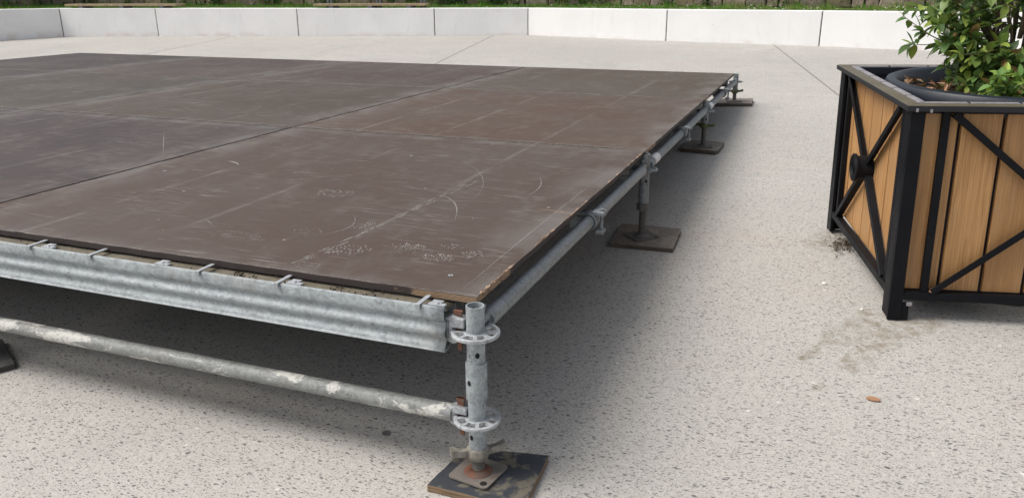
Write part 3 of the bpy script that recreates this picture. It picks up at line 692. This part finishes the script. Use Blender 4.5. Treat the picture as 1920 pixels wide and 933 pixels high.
def make_post(gz, nut_z, base_collar, plate_rot, nutmat, wings, tubemat, top=.496, nang=0., pt=.0):
    """gz is the top of the pad; tube from nut up to the top"""
    mb = MB(); zb = nut_z + .012
    mb.pipe((0,0,zb), (0,0,top), .02415, .0205)
    mb.cur = 1
    for z_, a in ((.365, -1.0), (.12, -1.9)):
        if z_ > zb + .02:
            c = Vector((math.cos(a)*.0242, math.sin(a)*.0242, z_)); t = Vector((-math.sin(a), math.cos(a), 0)); nn = Vector((math.cos(a), math.sin(a), 0))
            mb.poly([c + nn*.0006 + t*.006*math.cos(k*PI/6) + Vector((0,0,.008*math.sin(k*PI/6))) for k in range(12)])
    p = mb.build("post", [tubemat, dark_hole], stage, smooth=True)
    rosette_mb(.42).build("rosette", M['cast'] if base_collar else tubemat, p, smooth=True)
    if base_collar:
        rosette_mb(.168).build("rosette", M['cast'], p, smooth=True)
        mb = MB(); mb.pipe((0,0,.232), (0,0,.338), .0287, .0243)
        mb.cur = 1; a = -1.9; c = Vector((math.cos(a)*.0292, math.sin(a)*.0292, .285)); t = Vector((-math.sin(a), math.cos(a), 0))
        mb.poly([c + t*.006*math.cos(k*PI/6) + Vector((0,0,.008*math.sin(k*PI/6))) for k in range(12)])
        mb.build("sleeve", [tubemat, dark_hole], p, smooth=True)
    elif not wings:
        mb = MB(); mb.pipe((0,0,nut_z+.016), (0,0,.330), .0258, .0243); mb.build("sleeve", tubemat, p, smooth=True)
    thread_mb(gz+.006, nut_z+.03).build("threaded_rod", M['rod'], p, smooth=True)
    nut_mb(nut_z, wings, nang).build("wing_nut", nutmat, p, bevel=.0015 if wings else 0, smooth=True)
    plate_mb(gz+.0008, plate_rot, .062 if base_collar else .07).build("base_plate", [M['plate'] if base_collar else M['rod'], M['rust'] if base_collar else M['rod'], dark_hole], p)
    return p
PX, PY = 0.006, -0.027
p1 = make_post(.0, .070, True, -.16, M['nut'], True, M['galv'], nang=.62); p1.location = (PX, PY, 0)
p2 = make_post(.075, .236, False, .72, M['rod'], False, M['galv_dark'], top=.497, nang=.2); p2.location = (PX, 2.045, 0)
p3 = make_post(.160, .318, False, .15, M['nut_green'], True, M['galv_dark'], top=.492, nang=-.15); p3.location = (PX, 4.112, 0)
p4 = make_post(.236, .335, False, .2, M['nut_green'], True, M['galv_dark'], top=.492, nang=.1); p4.location = (PX, 6.10, 0)
q0 = copy_tree(p1, stage, (-2.066, PY, 0))
for i in (2, 3, 4):
    copy_tree(p1, stage, (-2.072*i+(.1 if i == 4 else 0), PY, 0))
pr2 = make_post(.0565, .236, False, .3, M['rod'], False, M['galv_dark'], top=.484)
pr3 = make_post(.1335, .318, False, .15, M['nut_green'], True, M['galv_dark'], top=.484)
pr4 = make_post(.2085, .335, False, .2, M['nut_green'], True, M['galv_dark'], top=.484)
for i in (1, 2, 3, 4):
    for pr, y in ((pr2, 2.045), (pr3, 4.112), (pr4, 6.10)):
        x = -2.072*i + (.1 if i == 4 else 0)
        if i == 1: pr.location = (x, y, 0)
        else: copy_tree(pr, stage, (x, y, 0))

# ---- wedge heads, tubes and beams
def head_mb(z, L0=.030, L1=.110, hz=.034, th=.017, slot=True):
    """forked wedge head: x is the direction away from the post"""
    mb = MB()
    up_ = [(.0262, .006), (.0262, hz*.8), (.045, hz*.86), (.058, hz*.95), (L1, hz*.78), (L1, -hz*.78), (.064, -hz*.98), (.052, -hz*.95), (.0330, -hz*.62), (.0330, -.006), (.060, -.006), (.060, .006)]
    mb.prism(up_, -th, th, lambda a, b, n: (a, n, z+b))
    return mb
def wedge_mb(z, x=.047):
    mb = MB(); mb.prism([(-.0075, -.062), (.003, -.060), (.0105, .050), (-.0085, .050)], -.0032, .0032, lambda a, b, n: (x+a, n, z+b))
    bx(mb, (x+.001, 0, z+.044), .024, .010, .012)
    return mb
def xform(mb, px, py, ang):
    c, s_ = math.cos(ang), math.sin(ang); mb.v = [(px + x*c - y*s_, py + x*s_ + y*c, z) for x, y, z in mb.v]; return mb

def tube_between(name, p, q, mat, heads, off=.070, wedge=True):
    p, q = Vector(p), Vector(q); d = (q-p).normalized(); ang = math.atan2(d.y, d.x)
    mb = MB(); a, b = p + d*off, q - d*off; n = 48; pts = [a.lerp(b, k/n) for k in range(n+1)]
    mb.path(pts, .02415, 28)
    t = mb.build(name, mat, stage, loc=a, smooth=True)
    for c_, an, hd in ((p, ang, heads[0]), (q, ang+PI, heads[1])):
        if not hd: continue
        h_ = xform(head_mb(c_.z, L1=off+.006, hz=.031, th=.0145), c_.x, c_.y, an).build("wedge_head", M['cast'] if hd == 1 else M['galv_dark'], t, loc=c_, bevel=.003)
        if wedge: xform(wedge_mb(c_.z), c_.x, c_.y, an).build("wedge", M['rust'] if hd == 1 else M['galv_dark'], t, loc=c_)
    return t
lz = .172
tube_between("ledger_tube", (-2.066, PY, lz-.006), (PX, PY, lz), M['galv_tube'], (1, 1))
tube_between("ledger_tube", (-4.144, PY, lz), (-2.066, PY, lz-.006), M['galv_tube'], (1, 1))
yy = [PY, 2.045, 4.112, 6.10]
for k in range(3):
    tube_between("side_tube", (PX, yy[k], .428), (PX, yy[k+1], .428), M['galv_dark'] if k else mat_galv("galvanised_side_tube", (0.27, 0.29, 0.305), 0, .48, .45), (2, 2))
# white tape bands on the side tube
for y0, y1 in ((2.20, 2.32), (4.24, 4.36)):
    mb = MB(); mb.tube((PX, y0, .428), (PX, y1, .428), .0249, 28, caps=False); mb.build("tape_band", M['label'], stage, loc=(PX, y0, .428), smooth=True)
# transoms with couplers on the side tube
def coupler(y):
    mb = MB(); z = .428
    mb.rings([[(PX + (r*math.cos(a)), y + dy, z + r*math.sin(a)) for a in [k*2*PI/24 for k in range(24)]] for r, dy in ((.0255,-.026),(.0335,-.026),(.0345,-.018),(.0345,.018),(.0335,.026),(.0255,.026))], close=True)
    m4 = Matrix.Translation((PX, y, z))
    mb.box((.012,-.022,.024), (.062,.022,.042), m4); mb.box((-.075,-.022,.020), (.010,.022,.036), m4)
    mb.box((.026,-.024,-.046), (.058,.024,-.030), m4); mb.box((-.075,-.024,-.030), (-.030,.024,.020), m4)
    c_ = mb.build("coupler", M['galv_dark'], stage, loc=(PX, y, z), smooth=False, bevel=.004)
    mb = MB(); mb.tube((PX+.046, y, z-.048), (PX+.046, y, z+.030), .0065, 10); mb.tube((PX+.046, y, z-.050), (PX+.046, y, z-.046), .010, 6); mb.tube((PX+.046, y, z+.042), (PX+.046, y, z+.050), .011, 6)
    mb.build("bolt", M['galv_dark'], c_, loc=(PX, y, z))
    mb = MB(); mb.tube((PX-.05, y, z+.004), (PX-8.1, y, z+.004), .02415, 18); mb.build("transom_tube", M['galv_dark'], stage, loc=(PX-.05, y, z), smooth=True)
for y in (1.055, 3.09, 5.1): coupler(y)

# corrugated fascia beam
prof = [(.012,.440), (.012,.479), (-.046,.479), (-.050,.488), (-.0530,.4905), (-.060,.4905), (-.0625,.487), (-.0625,.464)]
for k in range(25):
    t = k/24; z = .462 - .088*t; prof.append((-.0625 + .0130*(0.5-0.5*math.cos(2*PI*t*2))**1.15*(1.0 if t < .5 else 0.8), z))
prof += [(-.0640,.3725), (-.066,.369), (-.063,.3665), (-.045,.367), (-.020,.374)]
def beam(x0, x1, y, flip=False, mat=None, name="fascia_beam"):
    mb = MB(); n = 40; s_ = -1 if flip else 1
    G = [[mb.vert((x0 + (x1-x0)*k/n, y + s_*a, b)) for a, b in prof] for k in range(n+1)]
    for k in range(n):
        for i in range(len(prof)-1):
            mb.cur = 1 if (i == 1) else 0
            f = (G[k][i], G[k+1][i], G[k+1][i+1], G[k][i+1]); mb.face(f if not flip else f[::-1])
    return mb.build(name, [mat or M['galv_beam'], M['dirt']], stage, loc=(x1, y, .43), smooth=True, solid=-.0028)
fb = beam(-1.995, -.067, 0.0)
xform(head_mb(.425, L1=.082, hz=.040, th=.016), PX, PY, PI).build("wedge_head", M['cast'], fb, loc=(PX, PY, .42), bevel=.003)
xform(wedge_mb(.425), PX, PY, PI).build("wedge", M['rust'], fb, loc=(PX, PY, .42))
xform(head_mb(.425, L1=.082, hz=.040, th=.016), -2.066, PY, 0).build("wedge_head", M['cast'], fb, loc=(-2.066, PY, .42), bevel=.003)
mb = MB(); mb.box((-.0665,-.048,.400), (-.0625,.008,.448)); mb.build("end_plate", M['galv_dark'], fb, loc=(-.065,-.02,.42))
for x in (-.098, -.540, -1.012, -1.480):
    mb = MB(); bx(mb, (x, -.036, .4865), .050, .016, .006); bx(mb, (x-.004, -.024, .4885), .030, .022, .005)
    mb.tube((x+.002, -.036, .489), (x+.002, -.036, .494), .004, 8)
    mb.build("board_clip", M['zinc'], fb, loc=(x, -.03, .49), bevel=.0012)
for x in (-.138, -.578, -.853, -1.272, -1.530, -1.8):
    mb = MB(); mb.box((x-.0065, -.0665, .4918), (x+.0065, .0, .4955)); mb.box((x-.0065, -.0695, .480), (x+.0065, -.0664, .4955))
    mb.build("strap", M['zinc'], fb, loc=(x, -.03, .49), bevel=.0008)
random.seed(5)
mb = MB()
for _ in range(90):
    x = random.choice((random.gauss(-.72,.03), random.gauss(-.30,.03), random.gauss(-.42,.02), random.uniform(-1.9,-.1))); y = random.uniform(-.049,-.005); s_ = random.uniform(.001,.0035)
    c = Vector((x, y, .4832)); a = random.uniform(0, PI); mb.tube(c, c + Vector((math.cos(a)*s_*2, math.sin(a)*s_*2, s_)), s_*.7, 4)
tag(mb.build("grit", M['soil'], fb, loc=(-.6,-.03,.48)), kind="stuff")
fb["label"] = "front corrugated galvanised beam with zinc board clips"
for i in range(1, 4): beam(-2.072*(i+1)+.07, -2.072*i-.067, 0.0)
for y in (2.072, 4.139): 
    for i in range(4): beam(-2.072*(i+1)+.07+(.1 if i == 3 else 0), -2.072*i-.067, y, mat=M['galv_dark'], name="cross_beam")
for i in range(4): beam(-2.072*(i+1)+.07+(.1 if i == 3 else 0), -2.072*i-.067, 6.065, True, mat=M['galv_dark'], name="cross_beam")

# ---------------------------------------------------------------- timber pads under the posts
def pad(name, corners, th, mat, label, zoff=0.0):
    cx = sum(p[0] for p in corners)/len(corners); cy = sum(p[1] for p in corners)/len(corners); rs = random.Random(int(cx*99+cy*7))
    rings_ = []
    outl = []
    for i in range(len(corners)):
        a, b = corners[i], corners[(i+1) % len(corners)]
        for k in range(10):
            t = k/10; j = rs.uniform(-.0012, .0012)
            if k == 0: t = .004 
            outl.append((a[0]+(b[0]-a[0])*t+j, a[1]+(b[1]-a[1])*t+j))
    mb = MB(); mb.rings([[(x, y, GZ(y)+zz) for x, y in outl] for zz in (.0008, th)])
    return tag(mb.build(name, mat, loc=(cx, cy, GZ(cy)), bevel=.002), label, "pad", "timber pads under the scaffold posts")
pad("timber_pad", [(-.105,-.122), (.174,-.125), (.162,.117), (-.080,.073)], .0215, M['pad_blue'], "slate-faced plywood pad under the nearest corner post with rusty base plate")
pad("timber_pad", [(-.124,1.897), (.189,1.912), (.175,2.228), (-.14,2.217)], .0215, M['pad_grey'], "grey weathered timber pad under the second post from the front corner")
pad("timber_pad", [(-.144,4.015), (.112,3.985), (.130,4.03), (.138,4.30), (-.133,4.30)], .030, M['pad_grey'], "worn brown timber pad with rounded corner under the third post")
pad("timber_pad", [(-.20,5.921), (.179,6.02), (.161,6.327), (-.168,6.239)], .030, M['pad_grey'], "grey timber pad under the farthest post at the back corner")
pad("timber_pad", [(-2.24,-.20), (-1.93,-.19), (-1.815,-.0), (-2.05,.13)], .0215, M['pad_dark'], "dark timber pad at the left edge of the photo, beyond the front beam")
for i in (2, 3, 4):
    x = -2.072*i + (.1 if i == 4 else 0)
    mb = MB(); mb.box((x-.13, PY-.13, GZ(PY-.13)-.0), (x+.13, PY+.13, -.0005)); mb.build("pad_block", M['pad_dark'], stage, loc=(x, PY, 0))
# ---------------------------------------------------------------- planter
FX, FY, ANG, S, H, LX, LY = 1.1084, 1.4284, 0.2106, 1.1138, 0.8284, -0.0256, 0.0827
_X = Vector((math.cos(ANG), math.sin(ANG), .0375*math.sin(ANG))); _Y = Vector((-math.sin(ANG), math.cos(ANG), .0375*math.cos(ANG))); _Z = Vector((LX, LY-.0375, 1.0))
_O = Vector((FX, FY, GZ(FY)))
def pm(u, v, w_): return _O + _X*u + _Y*v + _Z*w_
planter = empty("planter_box", _O, "square planter box of tan larch boards in a black steel frame", "planter")
def pbuild(mb, name, mats, bevel=.002, parent=None, smooth=False):
    return mb.build(name, mats, parent or planter, loc=pm(S/2, S/2, 0), bevel=bevel, smooth=smooth)
# corner posts: steel angles (two flanges), drawn per corner
def side(k):
    """local frame of face k: t runs along the face, d inward from the face plane"""
    return [lambda t, d, w_: (t, d, w_), lambda t, d, w_: (d, S-t, w_), lambda t, d, w_: (S-t, S-d, w_), lambda t, d, w_: (S-d, t, w_)][k]
def xfside(k, lz=0):
    f = side(k); return lambda t, d, w_: pm(*f(t, d, w_))
PW, PTK = .050, .006
corners = [((0,0),1,1),((0,S),1,-1),((S,S),-1,-1),((S,0),-1,1)]
for (cu, cv), su, svv in corners:
    mb = MB(pm)
    def B(u0_, v0_, w0_, u1_, v1_, w1_): mb.box((min(cu+su*u0_, cu+su*u1_), min(cv+svv*v0_, cv+svv*v1_), w0_), (max(cu+su*u0_, cu+su*u1_), max(cv+svv*v0_, cv+svv*v1_), w1_))
    B(0, 0, .004, PW, .012, H-.012); B(0, .0125, .010, .012, PW+.028, H-.012)
    B(.0125, .0125, .004, .034, .034, H-.012)
    B(PW+.0005, .004, .004, PW+.026, .010, .075)
    pbuild(mb, "corner_post", M['black'])
for k in range(4):
    X = xfside(k)
    mb = MB(X); a, b = .052, S-.052
    if k in (1, 3): a, b = .08, S-.08
    mb.box((a, .002, .086), (b, .034, .118)); pbuild(mb, "bottom_rail", M['black'], .003)
    mb = MB(X); mb.box((a, .0355, .792), (b, .060, .806)); pbuild(mb, "top_rail", M['black'], .003)
    # boards
    mb = MB(X); cuts = [.057] + [S/2 + d for d in (-.375, -.225, -.075, .075, .225, .375)] + [S-.057]
    gap = .0075 if k in (0, 2) else .0048
    for i in range(len(cuts)-1):
        t0 = cuts[i] + (gap if i else 0); t1 = cuts[i+1] - (gap if i < len(cuts)-2 else 0); o_ = random.Random(k*9+i).uniform(0, 1) + i*3 + k*30
        n0 = len(mb.v); dj = random.Random(i*5+k).uniform(0, .0015)
        ps = [(t0,.036+dj,.120),(t1,.036+dj,.120),(t1,.058,.120),(t0,.058,.120),(t0,.034+dj,.7915),(t1,.034+dj,.7915),(t1,.058,.7915),(t0,.058,.7915)]
        ii = [mb.vert(p) for p in ps]
        for q in ((0,3,2,1),(4,5,6,7),(0,1,5,4),(1,2,6,5),(2,3,7,6),(3,0,4,7)):
            mb.face([ii[z_] for z_ in q], [(o_ + ps[z_][0], ps[z_][2]) for z_ in q])
    mb.build("wood_panel", M['wood'], planter, loc=pm(S/2, S/2, 0), bevel=.0015)
    mb = MB(X); mb.box((.06, .0605, .10), (S-.06, .066, .795)); pbuild(mb, "liner_sheet", M['liner'], 0)
    # stiles
    for t0 in (.113, S-.113-.026):
        mb = MB(X); mb.box((t0, .010, .1185), (t0+.026, .0335, .8055)); pbuild(mb, "stile", M['black'], .002)
    # crossed braces: angle bars from the corners to the hub
    hub = Vector((S/2, .460))
    for tc, wc in ((.150, .795), (S-.150, .795), (.150, .121), (S-.150, .121)):
        A = Vector((tc, wc)); d = (hub-A); L = d.length; d.normalize(); n_ = Vector((-d.y, d.x)); L -= .045; E_ = A + d*L; wdt = .012
        mb = MB(X)
        for d0, d1, ww in ((.000, .006, wdt), (.0065, .0095, .004)):
            cs = [A - n_*ww, E_ - n_*ww, E_ + n_*ww, A + n_*ww]
            ii = [mb.vert((p.x, d_, p.y)) for d_ in (d0, d1) for p in cs]
            for q in ((0,3,2,1),(4,5,6,7),(0,1,5,4),(1,2,6,5),(2,3,7,6),(3,0,4,7)): mb.face([ii[t] for t in q])
        sgn = 1 if wc > .4 else -1
        cs = [A - n_*wdt, E_ - n_*wdt, E_ - n_*(wdt-.005), A - n_*(wdt-.005)]
        ii = [mb.vert((p.x, d_, p.y)) for d_ in (.0065, .030) for p in cs]
        for q in ((0,3,2,1),(4,5,6,7),(0,1,5,4),(1,2,6,5),(2,3,7,6),(3,0,4,7)): mb.face([ii[t] for t in q])
        pbuild(mb, "cross_brace", M['black'], .001)
    # medallion hub with rings and a small relief
    mb = MB(lambda a, b, c_: X(hub.x + a, -c_, hub.y + b))
    mb.lathe([(.0,-.034),(.050,-.034),(.0505,.030),(.060,.031),(.0605,.040),(.058,.0425),(.052,.0425),(.049,.0385),(.042,.0380),(.040,.0408),(.037,.0408),(.035,.0375),(.0,.0375)], n=48, caps=False)
    md = pbuild(mb, "medallion", M['black'], 0, smooth=True)
    mb = MB(lambda a, b, c_: X(hub.x + a, -c_, hub.y + b))
    for r_, a0, a1 in ((.026, .3, 2.6), (.018, 1.7, 4.6), (.010, -.8, 1.6), (.022, 3.4, 5.6)):
        pts = [(r_*math.cos(a0+(a1-a0)*t/10), r_*math.sin(a0+(a1-a0)*t/10), .0395) for t in range(11)]; mb.path(pts, .0023, 6)
    mb.build("relief", M['black'], md, loc=pm(S/2, S/2, 0), smooth=True)
# rim frame with mitred corners + inner pale strips
def frame_ring(mb, o0, o1, w0_, w1_):
    cs0 = [(o0,o0),(S-o0,o0),(S-o0,S-o0),(o0,S-o0)]; cs1 = [(o1,o1),(S-o1,o1),(S-o1,S-o1),(o1,S-o1)]
    for k in range(4):
        j = (k+1) % 4; P = [cs0[k], cs0[j], cs1[j], cs1[k]]
        ii = [mb.vert((x, y, z)) for z in (w0_, w1_) for x, y in P]
        for q in ((0,3,2,1),(4,5,6,7),(0,1,5,4),(1,2,6,5),(2,3,7,6),(3,0,4,7)): mb.face([ii[t] for t in q])
mb = MB(pm); frame_ring(mb, -.020, .032, H-.022, H); pbuild(mb, "rim", M['rim'], .003)
mb = MB(pm); frame_ring(mb, .0325, .040, H-.035, H-.004); frame_ring(mb, .0405, .066, H-.050, H-.004); pbuild(mb, "rim_lip", M['liner'], 0)
for k in range(4):
    X = xfside(k); n = 6; t0 = .034; Ls = (S-.068)/n
    for i in range(n):
        mb = MB(X); mb.box((t0+i*Ls+.007, .0345, H-.0035), (t0+(i+1)*Ls-.007, .0610, H+.0015)); pbuild(mb, "rim_strip", M['strip'], .0006)
mb = MB(pm)
for (t, d_, w_) in ((.012,-.0205,H-.016), (.060,-.0205,H-.018)):
    mb.box((t-.004, d_-.002, w_-.006), (t+.004, d_, w_+.006))
pbuild(mb, "paint_chip", M['strip'], 0)
mb = MB(pm); mb.box((.065,.002,.062),(.085,.0038,.078)); pbuild(mb, "corner_chip", M['strip'], .001)

# pot standing inside the planter
PC = pm(S/2, S/2, 0); pc = Vector((PC.x, PC.y, 0))
pot = empty("plant_pot", pm(S/2, S/2, .03), "round dark plastic pot sunk inside the planter box", "pot")
def potx(x, y, z): return pm(S/2+x, S/2+y, z)
mb = MB(potx); PR = .487; n = 96
mb.lathe([(.0,.03),(.36,.03),(.44,.70),(.474,.765),(PR,.778),(PR+.002,.815),(PR-.006,.832),(PR-.020,.838),(PR-.036,.836),(PR-.047,.826),(PR-.052,.806),(.415,.70)], n=n)
mb.build("pot_body", M['pot'], pot, loc=pot.location, smooth=True)
SZ = .762
mb = MB(potx); mb.lathe([(.0, SZ+.01),(.2, SZ+.006),(.416, SZ)], n=40)
mb.build("soil", M['soil'], pot, loc=pot.location, smooth=True)
# leaf helper
def leaf(mb, p, d, up_, L, W, tint, curl=.25, fold=.25, seg=4, under=None):
    d = d.normalized(); s_ = d.cross(up_)
    if s_.length < 1e-3: s_ = d.orthogonal()
    s_.normalize(); n_ = s_.cross(d).normalized(); mb.curtint = tint; rows = []
    for k in range(seg+1):
        t = k/seg; wd = W*.5*(math.sin(PI*min(1, t*.92+.06))**.8) if 0 < k < seg else W*.03
        c = p + d*(L*t) - n_*(curl*L*t*t); rows.append((c + s_*wd + n_*wd*fold, c, c - s_*wd + n_*wd*fold))
    ids = [[mb.vert(q) for q in r_] for r_ in rows]
    for k in range(seg):
        mb.face((ids[k][0], ids[k][1], ids[k+1][1], ids[k+1][0])); mb.face((ids[k][1], ids[k][2], ids[k+1][2], ids[k+1][1]))
random.seed(21)
mb = MB()
rv = lambda: Vector((random.uniform(-1,1), random.uniform(-1,1), random.uniform(-1,1)))
for _ in range(620):
    a = random.uniform(0, 2*PI); r_ = .405*math.sqrt(random.random()); p = potx(r_*math.cos(a), r_*math.sin(a), SZ+.012+random.random()*.028)
    d = rv(); d.z *= .35; g_ = random.uniform(.6, 1.3)
    tint = random.choice(((.34*g_,.17*g_,.09*g_), (.42*g_,.24*g_,.15*g_), (.18*g_,.09*g_,.05*g_), (.24*g_,.15*g_,.09*g_)))
    leaf(mb, p, d, Vector((random.uniform(-.6,.6), random.uniform(-.6,.6), 1)), random.uniform(.03,.06), random.uniform(.015,.026), tint, random.uniform(-.3,.5), random.uniform(.2,.8), 3)
tag(mb.build("leaf_litter", M['litter'], loc=potx(0,0,SZ)), "dry brown fallen leaves covering the soil in the pot", "leaf litter", kind='stuff')

# ---------------------------------------------------------------- evergreen shrub
shrub = empty("evergreen_shrub", potx(0,0,SZ), "bushy evergreen shrub with glossy green leaves growing in the planter", "shrub")
tr = MB(); fo = MB()
def green(bright=1.0):
    g_ = random.uniform(.65, 1.35)*bright; r_ = random.random()
    if r_ < .04: return (.26, .15, .07)
    if r_ < .22: return (.33*g_, .42*g_, .09*g_)
    if r_ < .50: return (.20*g_, .30*g_, .075*g_)
    return (.10*g_, .18*g_, .055*g_)
def whorl(p, d, n, L, bright=1.0):
    d = d.normalized(); a0 = random.uniform(0, 2*PI); o1 = d.orthogonal().normalized(); o2 = d.cross(o1)
    for k in range(n):
        a = a0 + k*2.4; side_ = o1*math.cos(a) + o2*math.sin(a); el = random.uniform(.15, .75)
        ld = (side_*(1-el*.5) + d*el + Vector((0,0,random.uniform(-.25,.15)))).normalized()
        l_ = L*random.choice((random.uniform(.4,.7), random.uniform(.6, 1.0), random.uniform(.7,1.1)))
        leaf(fo, p - d*random.uniform(0,.035), ld, (Vector((0,0,1)) + rv()*.45), l_, l_*random.uniform(.46,.60), green(bright), random.uniform(0,.35), random.uniform(.1,.4), 4)
def grow(base, target, r0_, ntw, bright=1.0, bend=.05, leafL=.075):
    pts = []; base, target = Vector(base), Vector(target); b_ = rv()*bend
    mid_ = base.lerp(target, .45) + Vector((0,0,(target-base).length*.12)) + b_; n = 9
    for k in range(n+1):
        t = k/n; pts.append(base*(1-t)**2 + mid_*2*t*(1-t) + target*t*t + rv()*.004)
    tr.path(pts, [max(.0016, r0_*(1-t/n)+.0012) for t in range(n+1)], 6)
    whorl(pts[-1], pts[-1]-pts[-2], 8, leafL, bright)
    for _ in range(ntw):
        t = random.uniform(.35, .98); i = min(int(t*n), n-1); p = pts[i].lerp(pts[i+1], t*n-i)
        d = (rv() + (target-base).normalized()*.7 + Vector((0,0,.25))).normalized(); l_ = random.uniform(.05, .15)
        q = p + d*l_; tr.path([p, p.lerp(q,.5)+rv()*.006, q], [.0022,.0018,.0012], 5)
        whorl(q, d, random.randint(5, 8), leafL*random.uniform(.8,1.05), bright)
def rad_at(w_):
    xs_ = [.75, .9, 1.0, 1.12, 1.25, 1.5, 1.9, 2.2]; rs_ = [.16, .22, .28, .33, .30, .38, .36, .15]; return float(np.interp(w_, xs_, rs_))
# trunk
for dx, dy, tx, ty, tw, r_ in ((.02,.02,.05,.03,1.95,.022), (-.05,.03,-.10,.06,1.75,.014), (.06,-.04,.14,-.08,1.8,.015), (0,.08,.0,.16,1.7,.012)):
    pts = [potx(dx+(tx-dx)*t+.02*math.sin(5*t+dx*40), dy+(ty-dy)*t+.02*math.cos(4*t), SZ+(tw-SZ)*t) for t in [k/10 for k in range(11)]]
    tr.path(pts, [r_*(1-.7*k/10) for k in range(11)], 9)
random.seed(44)
for _ in range(74):
    w_ = random.uniform(.86, 2.1); a = random.uniform(0, 2*PI); r_ = rad_at(w_)*random.uniform(.55, 1.0)
    bw = max(SZ+.02, w_ - random.uniform(.15, .45)); br = .05
    grow(potx(br*math.cos(a), br*math.sin(a), bw), potx(r_*math.cos(a), r_*math.sin(a), w_), .006, 4, .85)
# hand-placed branches reaching left (the side the photo shows)
for (x, y, w_, n_) in ((-.40,-.02,1.04,4), (-.38,.06,1.14,5), (-.33,-.10,1.19,4), (-.30,-.02,1.06,5), (-.24,-.15,1.02,5), (-.27,.1,1.24,4), (-.2,-.2,.97,5), (-.33,-.06,1.0,4), (-.24,.06,.97,4), (-.36,.0,1.10,4), (-.30,.0,1.28,3)):
    grow(potx(-.03, 0, SZ+.12), potx(x, y, w_), .006, n_, 1.0)
# low bright shoots in front
for _ in range(34):
    a = random.uniform(PI*1.22, PI*1.85); r_ = random.uniform(.10, .36); w_ = random.uniform(.80, .88)
    grow(potx(r_*.35*math.cos(a), r_*.35*math.sin(a), SZ+.01), potx(r_*math.cos(a), r_*math.sin(a), w_), .003, 3, 1.45, .03, .06)
for _ in range(16):
    a = random.uniform(PI*.92, PI*1.25); r_ = random.uniform(.08, .25); w_ = random.uniform(.82, .93)
    grow(potx(r_*.35*math.cos(a), r_*.35*math.sin(a), SZ+.01), potx(r_*math.cos(a), r_*math.sin(a), w_), .003, 3, 1.25, .03, .06)
tr.build("stems", M['bark'], shrub, loc=shrub.location, smooth=True)
fo.build("foliage", M['leaf'], shrub, loc=shrub.location, smooth=True)

# ---------------------------------------------------------------- small things on the ground
mb = MB(); c = Vector((1.038, .777, GZ(.777)+.004)); d = Vector((.97,-.12,.02))
leaf(mb, c - d*.026, d, Vector((0,-.25,1)), 0.048, .022, (.34,.19,.11), -.03, .2, 5)
tag(mb.build("fallen_leaf", M['litter'], loc=c), "single dry orange-brown leaf lying alone on the open concrete", "leaf")
def pebble(x, y, r_, label, mat='pebble', grp="loose pebbles on the concrete"):
    rs = random.Random(int(x*1000)); mb = MB(); n = 9
    mb.rings([[(x + r_*rr*math.cos(2*PI*k/n)*(1+.12*rs.uniform(-1,1)), y + r_*.75*rr*math.sin(2*PI*k/n)*(1+.12*rs.uniform(-1,1)), GZ(y)+r_*zz) for k in range(n)] for rr, zz in ((.7,.0),(1,.3),(.85,.7),(.4,.95))])
    tag(mb.build("pebble", M[mat], loc=(x, y, GZ(y)), smooth=True), label, "pebble", grp)
pebble(.875, 1.731, .012, "larger white pebble on the concrete left of the planter corner")
pebble(1.02, 1.50, .008, "small white pebble just beside the planter's front foot")
mb2 = MB(); p = pm(.142, .012, .121)
leaf(mb2, p, Vector((1,.1,.4)), Vector((0,-1,.6)), .030, .020, (.42,.24,.16), .5, .8, 4)
tag(mb2.build("fallen_leaf", M['litter'], loc=p), "small curled pinkish-brown leaf caught on the planter's bottom rail", "leaf")
random.seed(9)
mb = MB()
for _ in range(260):
    x, y = random.gauss(.955,.035), random.gauss(2.28,.07); d = rv(); d.z *= .3; g_ = random.uniform(.4,1.2)
    leaf(mb, Vector((x, y, GZ(y)+random.uniform(.003,.018))), d, Vector((0,0,1)), random.uniform(.010,.03), random.uniform(.003,.008), (.11*g_,.075*g_,.05*g_), .3, .5, 2)
tag(mb.build("debris", M['litter'], loc=(.955,2.28,GZ(2.28))), "dark bark crumbs and leaf bits heaped at the planter's far left foot", "debris", kind='stuff')
